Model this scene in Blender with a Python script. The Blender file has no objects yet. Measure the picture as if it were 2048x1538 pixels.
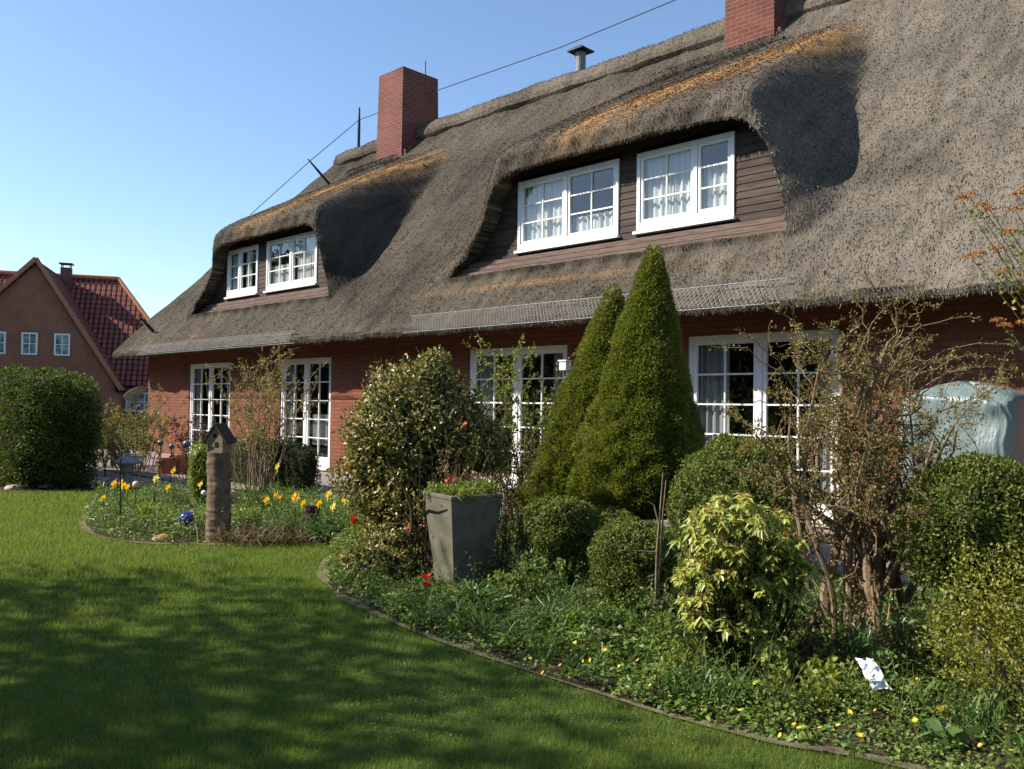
import bpy, math, random
import numpy as np
from mathutils import Matrix, Vector

# ------------------------------------------------------------------ camera, sky, sun
SC = bpy.context.scene
rad = math.radians
FPX, PCX, PCY = 1680.0, 1024.0, 769.0
YAW = rad(134.05)
PITCH = math.atan(40 / FPX)
ROLL = 0.013
CAM = np.array([0.0, 0.0, 1.5])
Fh = np.array([math.cos(YAW), math.sin(YAW), 0])
Rh = np.array([math.sin(YAW), -math.cos(YAW), 0])
FW = Fh * math.cos(PITCH) + np.array([0, 0, math.sin(PITCH)])
U0 = np.cross(Rh, FW)
RT = Rh * math.cos(ROLL) + U0 * math.sin(ROLL)
UP = np.cross(RT, FW)
cd = bpy.data.cameras.new('camera')
cam = bpy.data.objects.new('camera', cd)
SC.collection.objects.link(cam)
M4 = Matrix.Identity(4)
for i in range(3):
    M4[i][0], M4[i][1], M4[i][2], M4[i][3] = RT[i], UP[i], -FW[i], CAM[i]
cam.matrix_world = M4
cd.sensor_width = 36.0
cd.lens = 36.0 * FPX / 2048.0
cd.clip_start = 0.05
cd.clip_end = 2000
SC.camera = cam

SUN_EL = rad(40)
SUN_AZ = np.array([-0.70, -0.714])          # horizontal direction towards the sun
SUN_AZ /= np.linalg.norm(SUN_AZ)
world = bpy.data.worlds.new('World')
SC.world = world
world.use_nodes = True
wt = world.node_tree
sky = wt.nodes.new('ShaderNodeTexSky')
sky.sky_type = 'NISHITA'
sky.sun_disc = False
sky.sun_elevation = SUN_EL
sky.sun_rotation = math.atan2(SUN_AZ[0], SUN_AZ[1])
sky.altitude = 0
sky.air_density = 1.0
sky.dust_density = 0.35
sky.ozone_density = 3.2
bg = wt.nodes['Background']
bg.inputs['Strength'].default_value = 0.122
wt.links.new(sky.outputs[0], bg.inputs[0])
sl = bpy.data.lights.new('sun', 'SUN')
sl.energy = 5.0
sl.angle = rad(0.53)
sl.color = (1.0, 0.93, 0.82)
sun = bpy.data.objects.new('sun', sl)
SC.collection.objects.link(sun)
sdir = Vector((SUN_AZ[0] * math.cos(SUN_EL), SUN_AZ[1] * math.cos(SUN_EL), math.sin(SUN_EL)))
sun.rotation_euler = sdir.to_track_quat('Z', 'Y').to_euler()
sun.location = (-20, -20, 30)
vs = SC.view_settings
vs.view_transform = 'Standard'
vs.look = 'None'
vs.exposure = 0.82
vs.gamma = 1.0
vs.use_curve_mapping = False
SC.render.engine = 'CYCLES'
SC.cycles.max_bounces = 6
SC.cycles.diffuse_bounces = 3
SC.cycles.glossy_bounces = 3
SC.cycles.transmission_bounces = 4
SC.cycles.transparent_max_bounces = 8
SC.cycles.use_denoising = True

# ------------------------------------------------------------------ helpers
RNG = np.random.default_rng(7)


def ray(px, py):
    return FW + (px - PCX) / FPX * RT - (py - PCY) / FPX * UP


def G(px, py, z=0.0):                      # point of the level z seen at that pixel of the photo
    d = ray(px, py)
    return CAM + d * ((z - CAM[2]) / d[2])


def D(px, py, t):                          # point at depth t
    return CAM + ray(px, py) * t


def Yp(px, py, y):                         # point on a plane parallel to the facade
    d = ray(px, py)
    return CAM + d * ((y - CAM[1]) / d[1])


def ground(px, t):                         # ground point on a column of the photo at depth t
    p = D(px, 800, t)
    return np.array([p[0], p[1], 0.0])


def tag(o, label=None, cat=None, group=None, kind=None):
    if label: o['label'] = label
    if cat: o['category'] = cat
    if group: o['group'] = group
    if kind: o['kind'] = kind
    return o


def link(o, parent=None):
    SC.collection.objects.link(o)
    if parent is not None:
        o.parent = parent
    return o


def empty(name, loc=(0, 0, 0), rz=0.0):
    o = bpy.data.objects.new(name, None)
    o.location = Vector([float(v) for v in loc])
    o.rotation_euler = (0, 0, rz)
    o.empty_display_size = 0.2
    return link(o)


class MB:
    """Collects geometry of one mesh."""
    def __init__(self):
        self.V, self.F, self.n, self.A = [], {3: [], 4: []}, 0, []

    def add(self, V, F):
        V = np.asarray(V, dtype=np.float64).reshape(-1, 3)
        F = np.asarray(F, dtype=np.int64)
        if F.size:
            self.F[F.shape[1]].append(F + self.n)
        self.V.append(V)
        self.n += len(V)
        return self

    def box(self, a, b, rot=None, origin=None):
        x0, y0, z0 = a
        x1, y1, z1 = b
        V = np.array([[x0, y0, z0], [x1, y0, z0], [x1, y1, z0], [x0, y1, z0], [x0, y0, z1], [x1, y0, z1], [x1, y1, z1], [x0, y1, z1]], float)
        if rot is not None:
            V = (V - origin) @ np.array(rot).T + origin
        self.add(V, [[0, 3, 2, 1], [4, 5, 6, 7], [0, 1, 5, 4], [1, 2, 6, 5], [2, 3, 7, 6], [3, 0, 4, 7]])
        return self

    def tube(self, P, R, sides=6, cap=True):
        P = np.asarray(P, float)
        R = np.broadcast_to(np.asarray(R, float), (len(P),))
        T = np.gradient(P, axis=0)
        T /= np.linalg.norm(T, axis=1, keepdims=True) + 1e-12
        ref = np.array([0, 0, 1.0]) if abs(T[0][2]) < 0.9 else np.array([1.0, 0, 0])
        rings = []
        u = np.cross(T[0], ref); u /= np.linalg.norm(u) + 1e-12
        ang = np.arange(sides) / sides * 2 * np.pi
        for i in range(len(P)):
            u = u - T[i] * (u @ T[i]); u /= np.linalg.norm(u) + 1e-12
            v = np.cross(T[i], u)
            rings.append(P[i] + R[i] * (np.cos(ang)[:, None] * u + np.sin(ang)[:, None] * v))
        V = np.concatenate(rings)
        F = []
        k = np.arange(sides); k2 = (k + 1) % sides
        for i in range(len(P) - 1):
            a = i * sides
            F.append(np.stack([a + k, a + k2, a + sides + k2, a + sides + k], 1))
        self.add(V, np.concatenate(F))
        if cap:
            n0 = self.n - len(V)
            for base, c, fl in ((0, P[0], 1), ((len(P) - 1) * sides, P[-1], 0)):
                ci = self.n
                self.V.append(c.reshape(1, 3)); self.n += 1
                tri = np.stack([n0 + base + k, n0 + base + k2, np.full(sides, ci)], 1)
                if fl: tri = tri[:, ::-1]
                self.F[3].append(tri)
        return self

    def lathe(self, prof, centre, sides=20):
        ang = np.arange(sides) / sides * 2 * np.pi
        V = []
        for r, z in prof:
            V.append(np.stack([centre[0] + r * np.cos(ang), centre[1] + r * np.sin(ang), np.full(sides, centre[2] + z)], 1))
        k = np.arange(sides); k2 = (k + 1) % sides
        F = [np.stack([i * sides + k, i * sides + k2, (i + 1) * sides + k2, (i + 1) * sides + k], 1) for i in range(len(prof) - 1)]
        return self.add(np.concatenate(V), np.concatenate(F))

    def build(self, name, mat, parent=None, attr=None, smooth=False):
        me = bpy.data.meshes.new(name)
        V = np.concatenate(self.V).astype(np.float32)
        q = np.concatenate(self.F[4]) if self.F[4] else np.zeros((0, 4), np.int64)
        t = np.concatenate(self.F[3]) if self.F[3] else np.zeros((0, 3), np.int64)
        me.vertices.add(len(V))
        me.vertices.foreach_set('co', V.ravel())
        me.loops.add(q.size + t.size)
        me.loops.foreach_set('vertex_index', np.concatenate([q.ravel(), t.ravel()]).astype(np.int32))
        me.polygons.add(len(q) + len(t))
        ls = np.concatenate([np.arange(len(q)) * 4, q.size + np.arange(len(t)) * 3]).astype(np.int32)
        me.polygons.foreach_set('loop_start', ls)
        me.polygons.foreach_set('use_smooth', np.full(len(q) + len(t), bool(smooth)))
        if attr is not None:
            for an, av in attr.items():
                a = me.attributes.new(an, 'FLOAT', 'POINT')
                a.data.foreach_set('value', np.asarray(av, np.float32))
        me.update(calc_edges=True)
        me.validate()
        me.materials.append(mat)
        o = bpy.data.objects.new(name, me)
        return link(o, parent)


def unit(a):
    return a / (np.linalg.norm(a, axis=-1, keepdims=True) + 1e-12)


def rand_dirs(n, rng=RNG):
    return unit(rng.normal(size=(n, 3)))


def leaves(mb, P, Dr, Nr, L, W, fold=0.0, droop=0.0):
    """Leaf blades: base P, direction Dr, facing Nr, length L, width W. fold > 0 gives a creased leaf of two quads."""
    n = len(P)
    Dr = unit(Dr)
    S = unit(np.cross(Dr, Nr))
    Nn = np.cross(S, Dr)
    L = np.broadcast_to(np.asarray(L, float), (n,))[:, None]
    W = np.broadcast_to(np.asarray(W, float), (n,))[:, None]
    tip = P + Dr * L - np.array([0, 0, 1.0]) * L * droop
    mid = P + Dr * L * 0.48
    l = mid + S * W * 0.5 + Nn * W * fold
    r = mid - S * W * 0.5 + Nn * W * fold
    i = np.arange(n)[:, None]
    if fold == 0:
        V = np.stack([P, r, tip, l], 1).reshape(-1, 3)
        mb.add(V, i * 4 + np.arange(4))
    else:
        V = np.stack([P, r, tip, l, mid], 1).reshape(-1, 3)
        mb.add(V, np.concatenate([i * 5 + np.array([[0, 1, 2, 4]]), i * 5 + np.array([[0, 4, 2, 3]])]))


def blades(mb, P, Dr, L, W, bend=0.3, rng=RNG, seg=2):
    """Grass or strap leaves that arch over: quad then triangle."""
    n = len(P)
    L = np.broadcast_to(np.asarray(L, float), (n,))[:, None]
    W = np.broadcast_to(np.asarray(W, float), (n,))[:, None]
    Dr = unit(Dr)
    a = rng.uniform(0, 2 * np.pi, n)
    H = np.stack([np.cos(a), np.sin(a), np.zeros(n)], 1)
    S = unit(np.cross(Dr, H))
    up = np.array([0, 0, 1.0])
    out = Dr * np.array([1, 1, 0.0])
    on = unit(out + 1e-6)
    m = P + Dr * L * 0.5
    if seg == 1:
        tip = P + Dr * L
        V = np.stack([P - S * W / 2, P + S * W / 2, tip], 1).reshape(-1, 3)
        mb.add(V, np.arange(n)[:, None] * 3 + np.arange(3))
        return
    m2 = P + Dr * L * 0.8 + on * L * bend * 0.25 - up * L * bend * 0.12
    tip = P + Dr * L * 0.95 + on * L * bend * 0.75 - up * L * bend * 0.6
    V = np.stack([P - S * W / 2, P + S * W / 2, m + S * W * .5, m - S * W * .5, m2 + S * W * .38, m2 - S * W * .38, tip], 1).reshape(-1, 3)
    i = np.arange(n)[:, None] * 7
    mb.add(V, np.concatenate([i + np.array([[0, 1, 2, 3]]), i + np.array([[3, 2, 4, 5]])]))
    mb.add(np.zeros((0, 3)), np.zeros((0, 3), int))
    mb.F[3].append(i + np.array([[5, 4, 6]]) + mb.n - n * 7)


# ------------------------------------------------------------------ materials
def new_mat(name):
    m = bpy.data.materials.new(name)
    m.use_nodes = True
    nt = m.node_tree
    return m, nt, nt.nodes['Principled BSDF']


def node(nt, typ, **kw):
    n = nt.nodes.new(typ)
    for k, v in kw.items():
        if isinstance(k, str) and k.startswith('i_'):
            n.inputs[k[2:].replace('_', ' ')].default_value = v
        else:
            setattr(n, k, v)
    return n


def ramp(nt, src, stops, interp='LINEAR'):
    r = nt.nodes.new('ShaderNodeValToRGB')
    r.color_ramp.interpolation = interp
    els = r.color_ramp.elements
    while len(els) < len(stops):
        els.new(0.5)
    for e, (p, c) in zip(els, stops):
        e.position = p
        e.color = (*c, 1) if len(c) == 3 else c
    nt.links.new(src, r.inputs[0])
    return r.outputs[0]


def mixc(nt, fac, a, b, typ='MIX'):
    n = nt.nodes.new('ShaderNodeMix')
    n.data_type = 'RGBA'
    n.blend_type = typ
    for s, v in ((n.inputs[0], fac), (n.inputs[6], a), (n.inputs[7], b)):
        if hasattr(v, 'links') or isinstance(v, bpy.types.NodeSocket):
            nt.links.new(v, s)
        else:
            s.default_value = v if not isinstance(v, tuple) else (*v, 1) if len(v) == 3 else v
    return n.outputs[2]


def noise(nt, vec, scale, detail=4, rough=0.55):
    n = nt.nodes.new('ShaderNodeTexNoise')
    n.inputs['Scale'].default_value = scale
    n.inputs['Detail'].default_value = detail
    n.inputs['Roughness'].default_value = rough
    if vec is not None:
        nt.links.new(vec, n.inputs['Vector'])
    return n.outputs[0]


def bump(nt, p, h, strength=0.5, dist=0.02):
    b = nt.nodes.new('ShaderNodeBump')
    b.inputs['Strength'].default_value = strength
    b.inputs['Distance'].default_value = dist
    nt.links.new(h, b.inputs['Height'])
    nt.links.new(b.outputs[0], p.inputs['Normal'])


def objco(nt):
    return nt.nodes.new('ShaderNodeTexCoord').outputs['Object']


def mapping(nt, vec, scale=(1, 1, 1), loc=(0, 0, 0), rot=(0, 0, 0)):
    m = nt.nodes.new('ShaderNodeMapping')
    m.inputs['Scale'].default_value = scale
    m.inputs['Location'].default_value = loc
    m.inputs['Rotation'].default_value = rot
    nt.links.new(vec, m.inputs['Vector'])
    return m.outputs[0]


def mat_plain(name, col, rough=0.6, metal=0.0, var=0.12, scale=8, bmp=0.15, spec=0.4):
    m, nt, p = new_mat(name)
    co = objco(nt)
    n = noise(nt, co, scale, 5)
    lo = tuple(c * (1 - var * 1.6) for c in col)
    hi = tuple(min(1, c * (1 + var)) for c in col)
    nt.links.new(ramp(nt, n, [(0.3, lo), (0.7, hi)]), p.inputs['Base Color'])
    p.inputs['Roughness'].default_value = rough
    p.inputs['Metallic'].default_value = metal
    p.inputs['Specular IOR Level'].default_value = spec
    if bmp:
        bump(nt, p, noise(nt, co, scale * 6, 4), bmp, 0.01)
    return m


def mat_leaf(name, stops, rough=0.5, trans=0.35, spec=0.3, nsc=3.0, nw=0.3):
    """Colour differs from leaf to leaf; light passes through the blade."""
    m, nt, p = new_mat(name)
    geo = nt.nodes.new('ShaderNodeNewGeometry')
    co = objco(nt)
    mixn = nt.nodes.new('ShaderNodeMath'); mixn.operation = 'MULTIPLY_ADD'
    nz = noise(nt, co, nsc, 4)
    mixn.inputs[1].default_value = 1.05 - nw
    nt.links.new(geo.outputs['Random Per Island'], mixn.inputs[0])
    add = nt.nodes.new('ShaderNodeMath'); add.operation = 'MULTIPLY'
    nt.links.new(nz, add.inputs[0]); add.inputs[1].default_value = nw
    nt.links.new(add.outputs[0], mixn.inputs[2])
    k = len(stops)
    st = [(i / (k - 1) if k > 1 else 0, c) for i, c in enumerate(stops)]
    c = ramp(nt, mixn.outputs[0], st)
    nt.links.new(c, p.inputs['Base Color'])
    p.inputs['Roughness'].default_value = rough
    p.inputs['Specular IOR Level'].default_value = spec
    if trans > 0:
        tr = nt.nodes.new('ShaderNodeBsdfTranslucent')
        ms = nt.nodes.new('ShaderNodeMixShader')
        ms.inputs[0].default_value = trans
        nt.links.new(mixc(nt, 1.0, c, (1.25, 1.2, 0.55), 'MULTIPLY'), tr.inputs['Color'])
        nt.links.new(p.outputs[0], ms.inputs[1])
        nt.links.new(tr.outputs[0], ms.inputs[2])
        nt.links.new(ms.outputs[0], nt.nodes['Material Output'].inputs[0])
    return m


def mat_brick(name, c1, c2, mortar, bw=0.25, rh=0.078, ms=0.011, stain=(0.6, 0.55, 0.5)):
    m, nt, p = new_mat(name)
    co = objco(nt)
    sep = nt.nodes.new('ShaderNodeSeparateXYZ'); nt.links.new(co, sep.inputs[0])
    ad = nt.nodes.new('ShaderNodeMath'); nt.links.new(sep.outputs[0], ad.inputs[0]); nt.links.new(sep.outputs[1], ad.inputs[1])
    cb = nt.nodes.new('ShaderNodeCombineXYZ'); nt.links.new(ad.outputs[0], cb.inputs[0]); nt.links.new(sep.outputs[2], cb.inputs[1])
    b = nt.nodes.new('ShaderNodeTexBrick')
    nt.links.new(cb.outputs[0], b.inputs['Vector'])
    b.inputs['Color1'].default_value = (*c1, 1)
    b.inputs['Color2'].default_value = (*c2, 1)
    b.inputs['Mortar'].default_value = (*mortar, 1)
    b.inputs['Scale'].default_value = 1.0
    b.inputs['Mortar Size'].default_value = ms
    b.inputs['Mortar Smooth'].default_value = 0.25
    b.inputs['Bias'].default_value = -0.1
    b.inputs['Brick Width'].default_value = bw
    b.inputs['Row Height'].default_value = rh
    n1 = noise(nt, co, 1.1, 5)
    n2 = noise(nt, co, 40, 3)
    c = mixc(nt, ramp(nt, n1, [(0.35, (0, 0, 0)), (0.75, (.7, .7, .7))]), b.outputs['Color'], mixc(nt, 1.0, b.outputs['Color'], stain, 'MULTIPLY'))
    c = mixc(nt, 1.0, c, ramp(nt, n2, [(0.25, (.72, .72, .72)), (0.75, (1.15, 1.12, 1.1))]), 'MULTIPLY')
    nt.links.new(c, p.inputs['Base Color'])
    p.inputs['Roughness'].default_value = 0.85
    p.inputs['Specular IOR Level'].default_value = 0.2
    h = nt.nodes.new('ShaderNodeMath'); h.operation = 'MULTIPLY_ADD'
    nt.links.new(b.outputs['Fac'], h.inputs[0]); h.inputs[1].default_value = -1.0
    hn = nt.nodes.new('ShaderNodeMath'); hn.operation = 'MULTIPLY'; nt.links.new(n2, hn.inputs[0]); hn.inputs[1].default_value = 0.5
    nt.links.new(hn.outputs[0], h.inputs[2])
    bump(nt, p, h.outputs[0], 0.8, 0.012)
    return m


def mat_thatch(name, dark, mid, light, moss=(0.34, 0.185, 0.065)):
    m, nt, p = new_mat(name)
    co = objco(nt)
    geo = nt.nodes.new('ShaderNodeNewGeometry')
    st = mapping(nt, co, (1.0, 0.45, 0.45))
    nf = noise(nt, st, 44, 4, 0.75)
    base = ramp(nt, nf, [(0.30, dark), (0.5, mid), (0.72, light)])
    isl = ramp(nt, geo.outputs['Random Per Island'], [(0.0, tuple(c * .95 for c in dark)), (0.28, dark), (0.5, mid), (0.8, light), (1.0, tuple(min(1, c * 1.75) for c in light))])
    c = mixc(nt, 0.66, base, isl)
    streak = noise(nt, mapping(nt, co, (2.2, .16, .16)), 2.4, 5, .65)
    c = mixc(nt, 1.0, c, ramp(nt, streak, [(0.32, (.70, .69, .66)), (0.52, (1, 1, 1)), (0.7, (1.12, 1.1, 1.06))]), 'MULTIPLY')
    big = noise(nt, co, 0.55, 5, 0.6)
    c = mixc(nt, 1.0, c, ramp(nt, big, [(0.3, (.50, .49, .46)), (0.48, (.92, .90, .87)), (0.70, (1.32, 1.29, 1.25))]), 'MULTIPLY')
    # the roof weathers from brown to pale grey towards its right-hand end
    at2 = nt.nodes.new('ShaderNodeAttribute'); at2.attribute_name = 'pale'
    c = mixc(nt, 1.0, c, ramp(nt, at2.outputs['Fac'], [(0, (.78, .73, .68)), (1, (1.55, 1.50, 1.47))]), 'MULTIPLY')
    at = nt.nodes.new('ShaderNodeAttribute'); at.attribute_name = 'moss'
    mn = nt.nodes.new('ShaderNodeMath'); mn.operation = 'MULTIPLY'
    nt.links.new(at.outputs['Fac'], mn.inputs[0])
    nt.links.new(ramp(nt, noise(nt, mapping(nt, co, (2.4, .7, .7)), 3.2, 6, .7), [(0.36, (.0, .0, .0)), (0.60, (1, 1, 1))]), mn.inputs[1])
    mossc = mixc(nt, geo.outputs['Random Per Island'], tuple(v * .7 for v in moss), tuple(min(1, v * 1.35) for v in moss))
    c = mixc(nt, mn.outputs[0], c, mossc)
    nt.links.new(c, p.inputs['Base Color'])
    p.inputs['Roughness'].default_value = 0.9
    p.inputs['Specular IOR Level'].default_value = 0.15
    bump(nt, p, noise(nt, st, 60, 3, .7), .6, 0.02)
    return m


def mat_wood(name, dark, light, board=0.0, axis=2):
    m, nt, p = new_mat(name)
    co = objco(nt)
    st = mapping(nt, co, (1.2, 6, 14))
    n = noise(nt, st, 3.0, 6, .65)
    c = ramp(nt, n, [(0.3, dark), (0.7, light)])
    if board:
        w = nt.nodes.new('ShaderNodeSeparateXYZ'); nt.links.new(co, w.inputs[0])
        mm = nt.nodes.new('ShaderNodeMath'); mm.operation = 'DIVIDE'; nt.links.new(w.outputs[axis], mm.inputs[0]); mm.inputs[1].default_value = board
        fl = nt.nodes.new('ShaderNodeMath'); fl.operation = 'FLOOR'; nt.links.new(mm.outputs[0], fl.inputs[0])
        wn = nt.nodes.new('ShaderNodeTexWhiteNoise'); wn.noise_dimensions = '1D'; nt.links.new(fl.outputs[0], wn.inputs['W'])
        c = mixc(nt, 1.0, c, ramp(nt, wn.outputs['Value'], [(0, (.65, .62, .6)), (1, (1.3, 1.3, 1.3))]), 'MULTIPLY')
    nt.links.new(c, p.inputs['Base Color'])
    p.inputs['Roughness'].default_value = 0.75
    p.inputs['Specular IOR Level'].default_value = 0.25
    bump(nt, p, n, 0.5, 0.01)
    return m


def mat_glass(name):
    m, nt, p = new_mat(name)
    nt.nodes.remove(p)
    lw = nt.nodes.new('ShaderNodeLayerWeight'); lw.inputs['Blend'].default_value = 0.5
    pw = nt.nodes.new('ShaderNodeMath'); pw.operation = 'POWER'; nt.links.new(lw.outputs['Facing'], pw.inputs[0]); pw.inputs[1].default_value = 3.5
    fr = nt.nodes.new('ShaderNodeMath'); fr.operation = 'MULTIPLY_ADD'; nt.links.new(pw.outputs[0], fr.inputs[0]); fr.inputs[1].default_value = 0.75; fr.inputs[2].default_value = 0.085
    tr = nt.nodes.new('ShaderNodeBsdfTransparent'); tr.inputs['Color'].default_value = (0.86, 0.9, 0.88, 1)
    gl = nt.nodes.new('ShaderNodeBsdfGlossy'); gl.inputs['Roughness'].default_value = 0.015
    gl.inputs['Color'].default_value = (1, 1, 1, 1)
    co = objco(nt)
    b = nt.nodes.new('ShaderNodeBump'); b.inputs['Strength'].default_value = 0.12; b.inputs['Distance'].default_value = 0.02
    nt.links.new(noise(nt, co, 1.7, 2), b.inputs['Height'])
    nt.links.new(b.outputs[0], gl.inputs['Normal'])
    ms = nt.nodes.new('ShaderNodeMixShader')
    nt.links.new(fr.outputs[0], ms.inputs[0]); nt.links.new(tr.outputs[0], ms.inputs[1]); nt.links.new(gl.outputs[0], ms.inputs[2])
    nt.links.new(ms.outputs[0], nt.nodes['Material Output'].inputs[0])
    return m


def mat_curtain(name, col):
    m, nt, p = new_mat(name)
    co = objco(nt)
    n = noise(nt, mapping(nt, co, (9, 9, 0.35)), 2.2, 3)
    nt.links.new(ramp(nt, n, [(0.3, tuple(c * .6 for c in col)), (0.7, col)]), p.inputs['Base Color'])
    p.inputs['Roughness'].default_value = 0.9
    bump(nt, p, n, 0.6, 0.04)
    return m


def mat_ground(name, stops, scale=6, rough=0.95, bmp=0.6, dist=0.03):
    m, nt, p = new_mat(name)
    co = objco(nt)
    n = noise(nt, co, scale, 8, .65)
    big = noise(nt, co, scale * .08, 4)
    c = ramp(nt, n, stops)
    c = mixc(nt, 1.0, c, ramp(nt, big, [(0.3, (.8, .8, .8)), (0.7, (1.15, 1.15, 1.1))]), 'MULTIPLY')
    nt.links.new(c, p.inputs['Base Color'])
    p.inputs['Roughness'].default_value = rough
    p.inputs['Specular IOR Level'].default_value = 0.15
    bump(nt, p, noise(nt, co, scale * 5, 6, .7), bmp, dist)
    return m


M = {}
M['wall'] = mat_brick('facing_brick', (.30, .105, .058), (.22, .076, .044), (.16, .085, .062))
M['chimney'] = mat_brick('chimney_brick', (.21, .066, .045), (.145, .046, .035), (.22, .135, .11), bw=.24, rh=.08, ms=.010)
M['thatch'] = mat_thatch('weathered_reed', (.028, .025, .020), (.080, .071, .057), (.182, .166, .140))
M['ridge'] = mat_thatch('heather_ridge', (.034, .029, .023), (.092, .080, .065), (.17, .15, .124))
M['dormer_wood'] = mat_wood('stained_boards', (.036, .024, .018), (.10, .069, .052), board=0.1)
M['ledge_wood'] = mat_wood('weathered_ledge_boards', (.085, .056, .042), (.21, .145, .112))
M['white'] = mat_plain('white_window_paint', (.80, .80, .78), .35, var=.04, bmp=.03)
M['glass'] = mat_glass('window_glass')
M['curtain'] = mat_curtain('net_curtain', (.74, .73, .70))
M['curtain_grey'] = mat_curtain('grey_curtain', (.34, .35, .355))
M['room'] = mat_plain('painted_room_dark', (.055, .05, .047), .9, bmp=0)  # near-black, the dimness of the rooms put into the colour
M['metal'] = mat_plain('galvanised_metal', (.15, .155, .16), .55, metal=.3, var=.15, bmp=.05)
M['meshmetal'] = mat_plain('weathered_wire', (.12, .12, .115), .6, metal=.3, var=.2, bmp=0)
M['iron'] = mat_plain('dark_iron', (.028, .028, .03), .5, metal=.6, bmp=.1)
M['copper'] = mat_plain('dull_conductor_wire', (.06, .06, .065), .7, metal=0.0, bmp=0)

# ------------------------------------------------------------------ the thatched house
house = empty('thatched_house', (-10, 9.9, 0))
tag(house, 'long red brick house with steep thatched roof, two wide dormers and white windows', 'house')
HOFF = np.array([10, -9.9, 0.0])


def part(mb, name, mat, parent=house, **kw):
    o = mb.build(name, mat, parent, **kw)
    if parent is house:
        o.matrix_parent_inverse = Matrix.Translation((10, -9.9, 0))
    return o


YW, YE = 9.9, 9.1                     # wall face, eave edge
XL, XR = -23.85, 4.0
TANP = 1.15
ZE = 2.75
ZR = 8.81
YR = YE + (ZR - ZE) / TANP            # ridge
XRL = -21.15                          # left end of the ridge


def y_main(z):
    return YE + (z - ZE) / TANP


DORM = [dict(LT=-9.85, LB=-11.35, RT=-5.12, RB=-4.72, zb=5.28),
        dict(LT=-19.55, LB=-21.35, RT=-14.95, RB=-14.78, zb=5.28)]


def smin(a, b, k):
    h = np.clip(0.5 + 0.5 * (b - a) / k, 0, 1)
    return b * (1 - h) + a * h - k * h * (1 - h)


def edges(d, z):
    u = np.clip((z - 3.55) / 1.70, 0, 1)
    xl = d['LB'] + (d['LT'] - d['LB']) * (1 - (1 - u) ** 2.2)
    xr = d['RB'] + (d['RT'] - d['RB']) * u ** 1.4
    return xl, xr


def opening(d, x, z):                 # > 0 inside the dormer's opening
    xl, xr = edges(d, z)
    mid = .5 * (d['LT'] + d['RT'])
    zb = d['zb'] - 0.02 * ((x - mid) / 2.4) ** 4 * 2
    f = smin(smin(x - xl, xr - x, 0.05), zb - z, 0.55)
    return np.minimum(f, z - 3.70)


def y_dormer(z):
    low = 9.58 + 0.06 * np.clip(5.45 - z, 0, 9) ** 2
    q = np.clip(z - 5.45, 0, 9)
    return np.where(z < 5.45, low, 9.58 + 1.82 * (np.sqrt(q * q + .0625) - .25))


def sstep(a, b, x):
    t = np.clip((x - a) / (b - a), 0, 1)
    return t * t * (3 - 2 * t)


def roof_y(x, z):
    y = y_main(z)
    for d in DORM:
        zz = np.minimum(z, 5.25)
        xl, xr = edges(d, zz)
        up = np.clip(z - 5.25, 0, 4)
        wl = sstep(1.45, -0.15, (xl + 0.28 * up) - x)
        wr = sstep(0.66, -0.06, x - (xr - 0.20 * up))
        w = np.minimum(wl, wr)
        yd = y_dormer(z)
        cand = y_main(z) * (1 - w) + yd * w
        y = smin(y, np.minimum(cand, y_main(z) + .3), 0.10)
    return y


def wob(x, z, s=1.0):                 # gentle unevenness of old thatch
    return s * (0.022 * np.sin(1.7 * x + 2.1 * z) + 0.018 * np.sin(3.9 * x - 2.7 * z + 1) + 0.012 * np.sin(7.3 * x + 5.1 * z + 2) + 0.009 * np.sin(13 * x - 11 * z))


nx, nz = 560, 150
xs = np.linspace(-24.4, XR + .6, nx)
vs_ = np.linspace(0, 1, nz)
ztop = np.minimum(ZR, 2.86 + (xs + 24.4) * 1.83)
ztop = np.minimum(ztop, 2.86 + (XR + .6 - xs) * 1.83)
X = np.repeat(xs[:, None], nz, 1)
Z = 2.80 + vs_[None, :] * (ztop[:, None] - 2.80)
for d in DORM:                        # pull vertices near an opening's rim onto it
    for it in range(3):
        f = opening(d, X, Z)
        e = 1e-3
        gx = (opening(d, X + e, Z) - f) / e
        gz = (opening(d, X, Z + e) - f) / e
        g2 = gx * gx + gz * gz + 1e-6
        near = np.abs(f) < 0.036
        X = np.where(near, X - f * gx / g2, X)
        Z = np.where(near, Z - f * gz / g2, Z)
Yg = roof_y(X, Z) + wob(X, Z)
grid = np.stack([X, Yg, Z], 2)
nose = [(10.05, 3.42), (9.55, 2.96), (9.28, 2.73), (9.16, 2.66), (9.10, 2.68), (9.085, 2.74)]
nose = np.array(nose)
NG = np.stack([np.repeat(xs[:, None], len(nose), 1), np.repeat(nose[None, :, 0], nx, 0) + wob(xs, 0)[:, None] * .8, np.repeat(nose[None, :, 1], nx, 0) + .012 * np.sin(5 * xs)[:, None] + .008 * np.sin(17 * xs)[:, None]], 2)
full = np.concatenate([NG, grid], 1)
nr = full.shape[1]
idx = np.arange(nx * nr).reshape(nx, nr)
Q = np.stack([idx[:-1, :-1], idx[1:, :-1], idx[1:, 1:], idx[:-1, 1:]], 2).reshape(-1, 4)
FV = full.reshape(-1, 3)
cen = FV[Q].mean(1)
hole = np.zeros(len(Q), bool)
isg = (np.arange(nr - 1) >= len(nose))[None, :].repeat(nx - 1, 0).ravel()
for d in DORM:
    hole |= isg & (opening(d, cen[:, 0], cen[:, 2]) > 0.001)
Qk = Q[~hole]
th = MB()
th.add(FV, Qk)
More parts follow.
